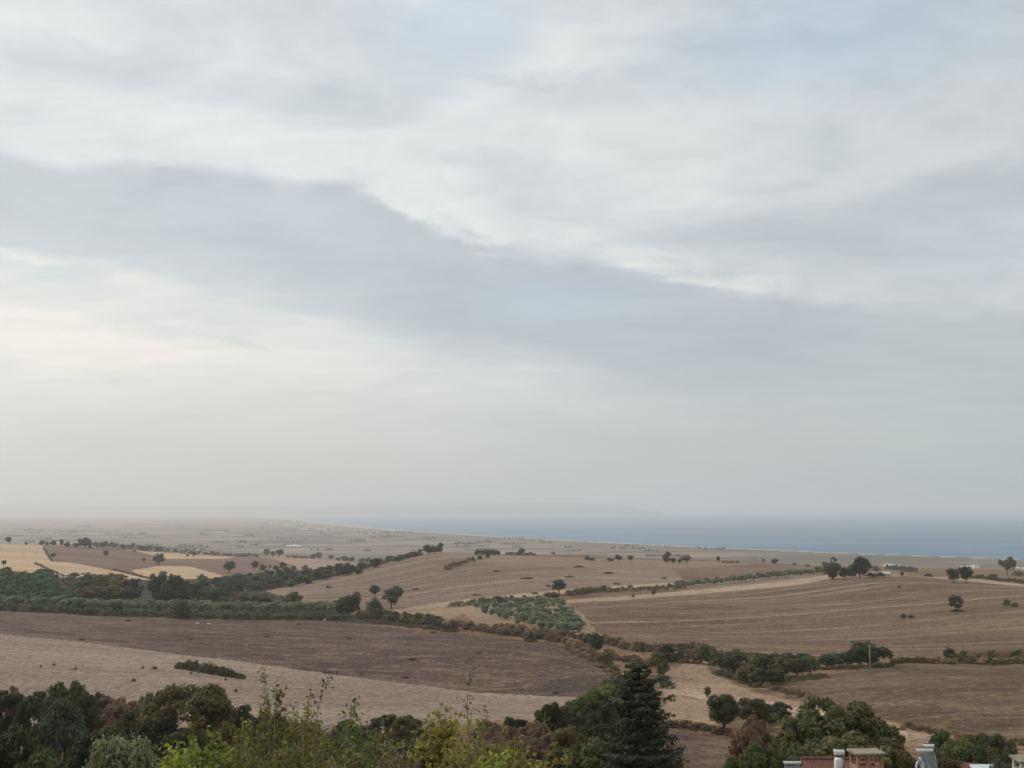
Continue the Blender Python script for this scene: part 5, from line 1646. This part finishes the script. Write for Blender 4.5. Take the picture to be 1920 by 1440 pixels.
wisp([(505, 1345), (500, 1310), (496, 1285), (492, 1252)], 20, 'leaf_yellow', 'pale wispy yellow shoot rising highest over the fine-leaved shrubs', 70, 0.045, spread=0.05, seed=1)
wisp([(515, 1350), (520, 1318), (528, 1298)], 20, 'leaf_yellow', 'short yellow shoot right of the pale wispy one', 60, 0.045, spread=0.05, seed=2)
wisp([(590, 1360), (600, 1320), (612, 1285), (616, 1266)], 19, 'leaf_brown', 'thin brownish shoot with few leaves over the pale field', 26, 0.045, spread=0.05, seed=3)
wisp([(570, 1360), (578, 1325), (583, 1290)], 19, 'leaf_near', 'thin sparse shoot left of the brownish one', 20, 0.04, spread=0.05, seed=4)
wisp([(648, 1365), (660, 1340), (670, 1318)], 18, 'leaf_near', 'dark leaning shoot over the fresh green shrub', 40, 0.045, spread=0.03, seed=5)
wisp([(880, 1380), (876, 1340), (877, 1300), (884, 1262), (882, 1236)], 14, 'leaf_yellow', 'long thin yellowish shoot reaching across the brown field', 60, 0.03, spread=0.035, seed=6)
wisp([(905, 1380), (912, 1350), (906, 1326)], 14, 'leaf_yellow', 'short thin shoot right of the long yellowish one', 24, 0.028, spread=0.03, seed=7)
wisp([(462, 1400), (458, 1370), (454, 1352)], 17, 'leaf_lime', 'short yellow-green shoot right of the lime-green shrub', 24, 0.055, spread=0.03, seed=9)
wisp([(735, 1440), (748, 1415), (722, 1385), (716, 1345)], 15, 'leaf_near', 'pale bare branch curving up from the withered shrub', 8, 0.03, rad=0.011, name='bare_branch', cat='branch', seed=10)
wisp([(768, 1440), (790, 1425), (815, 1400), (822, 1385)], 15, 'leaf_near', 'pale bare branch forking to the right under the bright vine', 6, 0.03, rad=0.011, name='bare_branch', cat='branch', seed=11)
wisp([(880, 1440), (884, 1398), (898, 1385), (908, 1360)], 14, 'leaf_near', 'straight pale bare branch right of the bright vine', 6, 0.03, rad=0.011, name='bare_branch', cat='branch', seed=12)
wisp([(960, 1440), (978, 1400), (1000, 1378), (1022, 1352)], 14, 'leaf_near', 'long slanting bare branch pointing at the green bank', 8, 0.03, rad=0.010, name='bare_branch', cat='branch', seed=13)
wisp([(975, 1440), (990, 1395), (1030, 1376), (1052, 1372)], 14, 'leaf_near', 'second slanting bare branch below the long one', 8, 0.03, rad=0.008, name='bare_branch', cat='branch', seed=14)
wisp([(1035, 1440), (1040, 1425), (1038, 1400)], 13, 'leaf_yellow', 'short twig with a pale bud left of the conifer foot', 10, 0.04, rad=0.006, seed=15)
wisp([(1040, 1440), (1060, 1428), (1075, 1422)], 13, 'leaf_yellow', 'low twig bending right to the conifer foot', 10, 0.035, rad=0.006, seed=16)

# ------------------------------------------------------------------ pole, stones
P = hit(1632, 1267, 340)
hp = (1267 - 1212) / F * P[1]
e = bpy.data.objects.new('utility_pole', None); link(e); e.location = P
tag(e, 'pale thin wooden utility pole in front of the big domed tree', 'pole')
MB().tube([(0, 0, -0.8), (0, 0, hp * .5), (0, 0, hp)], [0.12, 0.10, 0.08], 10).build('post', MATS['pole_wood'], e, True)
MB().tube([(0, 0, hp), (0, 0, hp + .05), (0, 0, hp + .12)], [0.13, 0.12, 0.03], 10).build('cap', MATS['steel'], e, True)
for s in (-1, 1):
    MB().tube([(s * .1, 0, hp - .35), (s * .26, 0, hp - .35), (s * .26, 0, hp - .18)], [0.015] * 3, 5).tube([(s * .26, 0, hp - .18), (s * .26, 0, hp - .1), (s * .26, 0, hp - .04)], [.05, .035, .02], 8).build('insulator', MATS['tank_white'], e, True)


def stone(px, py, w, h, label, dmax, name='stone'):
    P = hit(px, py, dmax)
    r = random.Random(int(px))
    bm_v = []
    W, Hh = w / F * P[1] / 2, h / F * P[1]
    V, Q = [], []
    nu, nv = 10, 6
    for j in range(nv + 1):
        ph = math.pi * j / nv
        for i in range(nu):
            t = 2 * math.pi * i / nu
            k = 1 + r.uniform(-.16, .16)
            V.append((math.sin(ph) * math.cos(t) * W * k, math.sin(ph) * math.sin(t) * W * .7 * k, math.cos(ph) * Hh * .75 * k + Hh * .3))
    for j in range(nv):
        for i in range(nu):
            Q.append((j * nu + i, j * nu + (i + 1) % nu, (j + 1) * nu + (i + 1) % nu, (j + 1) * nu + i))
    o = link(bpy.data.objects.new(name, np_mesh(name, V, quads=Q, mat=MATS['rock'])))
    o.location = P
    tag(o, label, 'stone')


stone(1750, 1243, 16, 4, 'wide pale stone in the hedge left of the small round tree', 330)
stone(1768, 1242, 8, 3, 'small pale stone beside the wide pale one', 330)
stone(370, 1170, 9, 3, 'left one of two pale stones at the top of the brown field', 440)
stone(392, 1171, 9, 3, 'right one of two pale stones at the top of the brown field', 440)
stone(609, 1162, 5, 4, 'upright white stone in front of the hedge right end', 440)
stone(1267, 1271, 5, 3, 'single pale stone on the track mouth', 320)

# ------------------------------------------------------------------ far buildings
def far_house(px, py, w, h, label, D=None, roof='roof_far', dmax=9000, group=None, name='house', deep=0.6, rot=None, wall='wall_far', cat='house', flatroof=False):
    if D is None:
        P = hit(px, py, dmax)
    else:
        P = at(px, D)
    D = P[1]
    W, Hh = w / F * D, h / F * D
    dp = W * deep
    e = bpy.data.objects.new(name, None); link(e)
    e.location = (P[0], P[1] + dp / 2, P[2]); e.rotation_euler = (0, 0, random.uniform(-.5, .5) if rot is None else rot)
    tag(e, label, cat, group)
    wh = Hh * (0.62 if not flatroof else 0.85)
    MB().box((0, 0, wh / 2 - Hh * .25), (W * .94, dp * .9, wh + Hh * .5)).build('wall', MATS[wall], e)
    m = MB()
    if flatroof:
        m.box((0, 0, wh + (Hh - wh) / 2 + .01), (W, dp, Hh - wh))
    else:
        x, y = W / 2, dp / 2
        m.poly([(-x, -y, wh), (x, -y, wh), (x, y, wh), (-x, y, wh), (-x * .96, 0, Hh), (x * .96, 0, Hh)],
               [(0, 1, 5, 4), (2, 3, 4, 5), (0, 4, 3), (1, 2, 5), (3, 2, 1, 0)])
    m.build('roof', MATS[roof], e)
    if W > 9 and D < 4000:
        for s in ((-0.3, 0.3) if W < 25 else (-0.35, -0.1, 0.15, 0.38)):
            MB().box((s * W * .94, -dp * .45 - .02, wh * .45), (W * .07, .08, wh * .35)).build('window', MATS['glass_dark'], e)
    return e


FH = far_house
FH(550, 1026, 30, 4, 'long white shed alone on the far plain', None, 'shed_roof', rot=0.03, deep=0.3, name='shed', cat='shed')
FH(433, 1026, 6, 2.5, 'small pale house left of the long white shed', None)
FH(1658, 1073, 15, 6, 'low open-sided shed with pale roof right of the big tree pair', 900, 'shed_roof', rot=0.05, deep=.5, name='shed', cat='shed')
FH(1661, 1055, 11, 6, 'left one of two joined white houses under the shoreline', 1900, 'shed_roof', rot=.1, wall='wall_pale')
FH(1676, 1056, 14, 5, 'right longer one of two joined white houses under the shoreline', 1900, 'shed_roof', rot=.05, wall='wall_pale')
FH(1610, 1047, 10, 4, 'small white house seen over the right big tree', 2200, 'shed_roof', rot=.1, wall='wall_pale')
FH(1620, 1048, 8, 4.5, 'small white house with taller gable beside the one over the big tree', 2150, 'shed_roof', rot=.1, wall='wall_pale')
FH(1827, 1064, 11, 6.5, 'bright white block-shaped house below the shoreline', 1500, 'shed_roof', rot=.05, flatroof=True, wall='wall_pale')
FH(1804, 1059, 12, 5, 'pale low house left of the bright white block', 1900, 'shed_roof', rot=.2, wall='wall_far')
FH(1816, 1058, 9, 4, 'small pale house between the low one and the white block', 2000, 'shed_roof', rot=.2, wall='wall_far')
FH(1900, 1061, 14, 4.5, 'long pale house right of the crooked tree', 1600, 'shed_roof', rot=.1, wall='wall_pale')
FH(1916, 1062, 9, 5, 'white house cut by the right edge of the photo', 1550, 'shed_roof', rot=.1, wall='wall_pale')
for i in range(54):
    x = random.uniform(495, 770)
    ys = np.interp(x, [495, 560, 650, 770], [976, 981, 987, 997]); 
    y = ys + random.uniform(2, 12) * (0.5 if x > 720 else 1)
    FH(x, float(y), random.uniform(2.2, 4.0), random.uniform(2.0, 3.2), 'tiny pale house in the seaside settlement along the far beach', None, random.choice(('roof_far', 'shed_roof', 'shed_roof')), group='houses of the seaside settlement', dmax=20000, wall='wall_pale')
for i, (x, y) in enumerate(((996, 955), (1004, 954), (1010, 954.5), (1047, 957), (1050, 955), (1054, 956.5), (1062, 957), (1066, 956), (1070, 957.5), (1090, 960), (1000, 957))):
    D = 24400.0
    xx, yy, zz = pix_pt(x, y, D)
    h_ = FH(x, y, 5, 2.6, 'white block of the town on the slope of the far headland', D, 'shed_roof', group='white blocks of the headland town', rot=.1, flatroof=True, wall='wall_pale', cat='building', name='apartment_block')
    h_.location.z = zz

# thin dark belts of far-off trees on the plain, too small to tell apart
r_ = np.random.default_rng(21)
VV, QQ = [], []
nq = 0
for i in range(260):
    x = r_.uniform(-80, 1980); y = 962 + 72 * r_.random() ** 0.8
    P = hit(x, y, 12000)
    if P[1] < 1900 or P[2] < 1.2:
        continue
    L = r_.uniform(6, 70) / F * P[1]; n = int(20 + 1.2 * L / 8)
    n = min(n, 260)
    a = r_.normal(0, 0.12)
    t = r_.uniform(-.5, .5, n) * L
    px_ = P[0] + t * math.cos(a); py_ = P[1] + t * math.sin(a) + r_.normal(0, 10, n)
    hh = r_.uniform(1.8, 5) * (P[1] / 3500) ** .35
    pz = height(px_, py_) + hh * r_.uniform(.2, .9, n)
    ok = shore(py_) - px_ > 30
    c = np.stack([px_, py_, pz], -1)[ok]
    if len(c) < 4:
        continue
    v, q = leaf_quads(c, unit(r_.normal(size=c.shape) + np.array([0, -1.0, .6])), hh * 1.5, r_, 1.2)
    VV.append(v); QQ.append(q + nq); nq += len(v)
o = link(bpy.data.objects.new('distant_vegetation', np_mesh('distant_vegetation', np.concatenate(VV), quads=np.concatenate(QQ), mat=MATS['leaf_far'])))
tag(o, 'thin dark belts of far-off trees on the coastal plain', 'vegetation', kind='stuff')

# ------------------------------------------------------------------ roofs, chimneys and solar heaters at the lower right
def world_at(px, py, D):
    return Vector(pix_pt(px, py, D))


def m_px(n, D):
    return n / F * D


def red_house():
    D = 78.0
    a, b = world_at(1503, 1421.5, D), world_at(1646, 1425.0, D)
    zr = (a.z + b.z) / 2
    cx = (a.x + b.x) / 2; W = b.x - a.x
    e = bpy.data.objects.new('house', None); link(e); e.location = (cx, D, zr - 3.6); e.rotation_euler = (0, 0, -0.04)
    tag(e, 'house with a red tiled roof at the bottom of the photo', 'house')
    y = 3.2; x = W / 2
    zr_, ze = 3.6, 2.1
    th = 0.16
    MB().poly([(-x, -y, ze), (x, -y, ze), (x, 0, zr_), (-x, 0, zr_), (-x, y, ze), (x, y, ze),
               (-x, -y, ze - th), (x, -y, ze - th), (x, 0, zr_ - th), (-x, 0, zr_ - th), (-x, y, ze - th), (x, y, ze - th)],
              [(0, 1, 2, 3), (3, 2, 5, 4), (7, 6, 9, 8), (8, 9, 10, 11), (0, 6, 7, 1), (4, 5, 11, 10), (0, 3, 9, 6), (3, 4, 10, 9), (1, 7, 8, 2), (2, 8, 11, 5)]).build('roof', MATS['clay_tiles'], e)
    rc = MB()
    k = 0
    n = int(W / 0.42)
    for i in range(n):
        xx = -x + (i + .5) * W / n
        rc.tube([(xx - W / n * .52, 0, zr_ + .03), (xx + W / n * .48, 0, zr_ + .045)], [0.11, 0.125], 8)
    rc.build('ridge_tiles', MATS['clay_tiles'], e)
    MB().poly([(-x + .25, -y + .3, -1.5), (x - .25, -y + .3, -1.5), (x - .25, y - .3, -1.5), (-x + .25, y - .3, -1.5),
               (-x + .25, -y + .3, ze + .0), (x - .25, -y + .3, ze + .0), (x - .25, y - .3, ze + .0), (-x + .25, y - .3, ze + .0),
               (-x + .25, 0, zr_ - th - .05), (x - .25, 0, zr_ - th - .05)],
              [(0, 1, 5, 4), (2, 3, 7, 6), (3, 0, 4, 8, 7), (1, 2, 6, 9, 5)]).build('wall', MATS['plaster_white'], e)
    for s in (-.3, .05, .32):
        w = MB().box((s * W, -y + .285, .9), (.9, .06, 1.1)).build('window', MATS['glass_dark'], e)
        f = MB()
        for dx in (-.48, .48): f.box((dx + s * W, -y + .26, .9), (.07, .1, 1.24))
        for dz in (-.585, .585): f.box((s * W, -y + .26, .9 + dz), (.89, .1, .07))
        f.build('window_frame', MATS['white_paint'], w)
    return e, cx, zr


red_house()


def chimney(px0, px1, ptop, pslab, pbody, pbot, D, label, body='plaster_pink', tilt=0.0, posts=4, front=True):
    """broad chimney: a body, posts and a slab lying on them"""
    a, b = world_at(px0, ptop, D), world_at(px1, ptop, D)
    z_slab, z_body, z_bot = world_at(0, pslab, D).z, world_at(0, pbody, D).z, world_at(0, pbot, D).z
    W = b.x - a.x
    e = bpy.data.objects.new('chimney', None); link(e)
    e.location = ((a.x + b.x) / 2, D - .6, z_bot - 1.2); e.rotation_euler = (0, 0, 0.10)
    tag(e, label, 'chimney')
    z0 = z_bot - 1.2
    zt, zs, zb = a.z - z0, z_slab - z0, z_body - z0
    bw, bd = W * .86, W * .62
    mb = MB()
    for sx in (-1, 1):
        mb.box((sx * (bw / 2 - .09), 0, zb / 2), (.18, bd, zb))
    for sy in (-1, 1):
        mb.box((0, sy * (bd / 2 - .09), zb / 2 - .004), (bw - .364, .18, zb - .01))
    b1 = mb.build('body', MATS[body], e); m = b1.modifiers.new('b', 'BEVEL'); m.width = .02; m.segments = 2
    MB().box((0, 0, .25), (bw - .38, bd - .38, .3)).build('flue_floor', MATS['rim_black'], e)
    for sx in (-1, 1):
        for sy in (-1, 1):
            p = MB().box((sx * (bw / 2 - .1), sy * (bd / 2 - .1), (zb + zs) / 2), (.16, .16, zs - zb)).build('post', MATS[body], e)
    MB().box((-bw * .06, -bd / 2 + .1, (zb + zs) / 2), (.24, .16, zs - zb)).build('post', MATS[body], e)
    th = zt - zs
    s = MB().box((0, 0, zs + th / 2 + .004), (W, W * .78, th), tilt=tilt).build('slab', MATS['concrete_slab'], e)
    m = s.modifiers.new('b', 'BEVEL'); m.width = .03; m.segments = 2
    return e


chimney(1589, 1648, 1404, 1408.5, 1429, 1440, 74.0, 'wide plastered chimney with posts under a grey concrete slab on the red roof')
chimney(1892, 1942, 1417, 1421, 1436, 1446, 70.0, 'chimney with slanted concrete slab cut by the right edge', 'plaster_white', tilt=0.12)
# thin pipe beside the first chimney
P0 = world_at(1653, 1430, 75); P1 = world_at(1653, 1400, 75)
pp = MB().tube([(0, 0, -2.2), (0, 0, P1.z - P0.z)], [.03, .03], 8).tube([(0, 0, P1.z - P0.z - .05), (0, 0, P1.z - P0.z + .03)], [.045, .045], 8).build('vent_pipe', MATS['steel'], None, True)
pp.location = P0
tag(pp, 'thin metal pipe standing right of the wide chimney', 'pipe')


def heater(px0, px1, ptank, D, label, tankh=8.0, panel=True, rot=0.0, legs=1.6, panels=1):
    """roof solar water heater: white tank across the top of a sloping collector on a steel stand"""
    a, b = world_at(px0, ptank, D), world_at(px1, ptank, D)
    L = b.x - a.x; R = tankh / F * D / 2
    e = bpy.data.objects.new('solar_heater', None); link(e)
    e.location = ((a.x + b.x) / 2, D, a.z - R - legs); e.rotation_euler = (0, 0, rot)
    tag(e, label, 'water heater')
    zc = legs + R
    MB().tube([(-L / 2, 0, zc), (-L / 2 + .03, 0, zc), (L / 2 - .03, 0, zc), (L / 2, 0, zc)], [R * .86, R, R, R * .86], 20).build('tank', MATS['tank_white'], e, True)
    for s in (-1, 1):
        MB().tube([(s * (L / 2 + .002), 0, zc), (s * (L / 2 + .022), 0, zc)], [R * .6, R * .45], 16).build('end_cap', MATS['rim_black'], e, True)
    MB().box((0, 0, zc + R + .012), (L * .96, R * .7, .02)).build('top_strip', MATS['rim_black'], e)
    st = MB()
    for s in (-1, 1):
        st.tube([(s * L * .38, .05, 0), (s * L * .38, .02, zc - R * .9)], .022, 6)
        st.tube([(s * L * .38, -legs * .75, 0), (s * L * .38, 0, zc - R * .9)], .02, 6)
        st.tube([(s * L * .38, -legs * .75, .04), (s * L * .38, .05, .04)], .018, 6)
    st.tube([(-L * .38, .05, legs * .4), (L * .38, .05, legs * .4)], .018, 6)
    st.build('stand', MATS['steel'], e, True)
    if panel:
        n = panels
        for k in range(n):
            w = L * .92 / n
            xc = -L * .46 + w * (k + .5)
            ang = math.atan2(legs - .1, legs * .75)
            ln = math.hypot(legs - .1, legs * .75)
            p = MB().box((xc, -legs * .375 - .05, legs * .5 - .02), (w * .95, ln * .96, .07), tilt=ang).build('collector', MATS['panel_dark'], e)
            f = MB()
            for sx in (-1, 1):
                f.box((xc + sx * w * .475, -legs * .375 - .065, legs * .5 - .005), (.04, ln * .98, .1), tilt=ang)
            f.build('collector_frame', MATS['steel'], p)
    return e


heater(1469, 1502, 1430.0, 78, 'white solar water tank left of the red roof, lowest of the tanks', 6.0, legs=.9)
heater(1563, 1583, 1410.5, 75, 'white rounded solar tank left of the wide chimney', 11.0, legs=1.0, panel=False, rot=-.12)
heater(1717, 1749, 1407.0, 76, 'long white solar tank on a grey collector over green shrubs', 7.5, legs=1.3, panels=2)
heater(1731, 1751, 1398.5, 78, 'shorter white solar tank behind and above the long one', 7.5, legs=1.6, panel=False)
# cistern below the rounded tank
P = world_at(1572, 1434, 74.6)
ci = bpy.data.objects.new('water_cistern', None); link(ci); ci.location = P
MB().tube([(0, 0, -1.6), (0, 0, .3), (0, 0, .42), (0, 0, .47)], [.27, .27, .2, .06], 18).build('barrel', MATS['tank_white'], ci, True)
MB().tube([(0, 0, .475), (0, 0, .51)], [.08, .08], 12).build('lid', MATS['rim_black'], ci, True)
tag(ci, 'pale upright water cistern under the rounded tank', 'water tank')
# white bent pipes in front of the grey collector
for i, (pts, l) in enumerate(((((1718, 1440), (1719, 1430), (1724, 1424), (1729, 1428)), 'left one of two bent white pipes before the grey collector'), (((1731, 1440), (1731, 1432), (1727, 1426), (1724, 1420)), 'right one of two bent white pipes before the grey collector'))):
    Q = [world_at(x, y, 74) for x, y in pts]
    o0 = Q[0].copy()
    pm = MB().tube([tuple(Vector((0, 0, -1.4)))] + [tuple(q - o0) for q in Q], .06, 8).build('water_pipe', MATS['tank_white'], None, True)
    pm.location = o0
    tag(pm, l, 'pipe')


def second_house():
    D = 80.0
    a, b = world_at(1792, 1428, D), world_at(1912, 1437, D)
    W = math.hypot(b.x - a.x, b.z - a.z)
    e = bpy.data.objects.new('house', None); link(e); e.location = ((a.x + b.x) / 2, D, 88.0)
    zl, zr = a.z - 88.0, b.z - 88.0
    tag(e, 'house with weathered reddish roof under the shrubs at the lower right', 'house')
    x, y = W / 2, 3.0
    dz = 1.3; th = .15
    MB().poly([(-x, -y, zl - dz), (x, -y, zr - dz), (x, 0, zr), (-x, 0, zl), (-x, y, zl - dz), (x, y, zr - dz),
               (-x, -y, zl - dz - th), (x, -y, zr - dz - th), (x, 0, zr - th), (-x, 0, zl - th), (-x, y, zl - dz - th), (x, y, zr - dz - th)],
              [(0, 1, 2, 3), (3, 2, 5, 4), (7, 6, 9, 8), (8, 9, 10, 11), (0, 6, 7, 1), (4, 5, 11, 10), (0, 3, 9, 6), (3, 4, 10, 9), (1, 7, 8, 2), (2, 8, 11, 5)]).build('roof', MATS['clay_tiles'], e)
    MB().poly([(-x + .2, -y + .3, -1.5), (x - .2, -y + .3, -1.5), (x - .2, y - .3, -1.5), (-x + .2, y - .3, -1.5),
               (-x + .2, -y + .3, zl - dz - .08), (x - .2, -y + .3, zr - dz - .08), (x - .2, y - .3, zr - dz - .08), (-x + .2, y - .3, zl - dz - .08),
               (-x + .2, 0, zl - th - .08), (x - .2, 0, zr - th - .08)],
              [(0, 1, 5, 4), (2, 3, 7, 6), (3, 0, 4, 8, 7), (1, 2, 6, 9, 5)]).build('wall', MATS['plaster_white'], e)


second_house()
a, b = world_at(1822, 1437.5, 77), world_at(1876, 1439, 77)
tm = MB().box((0, 0, 0), (b.x - a.x, 1.0, .12), tilt=.35)
t_ = tm.build('roof_sheet', MATS['tarp'], None); t_.location = ((a.x + b.x) / 2, 76.9, a.z - .15)
tag(t_, 'pale white sheet lying on the second roof', 'sheet')
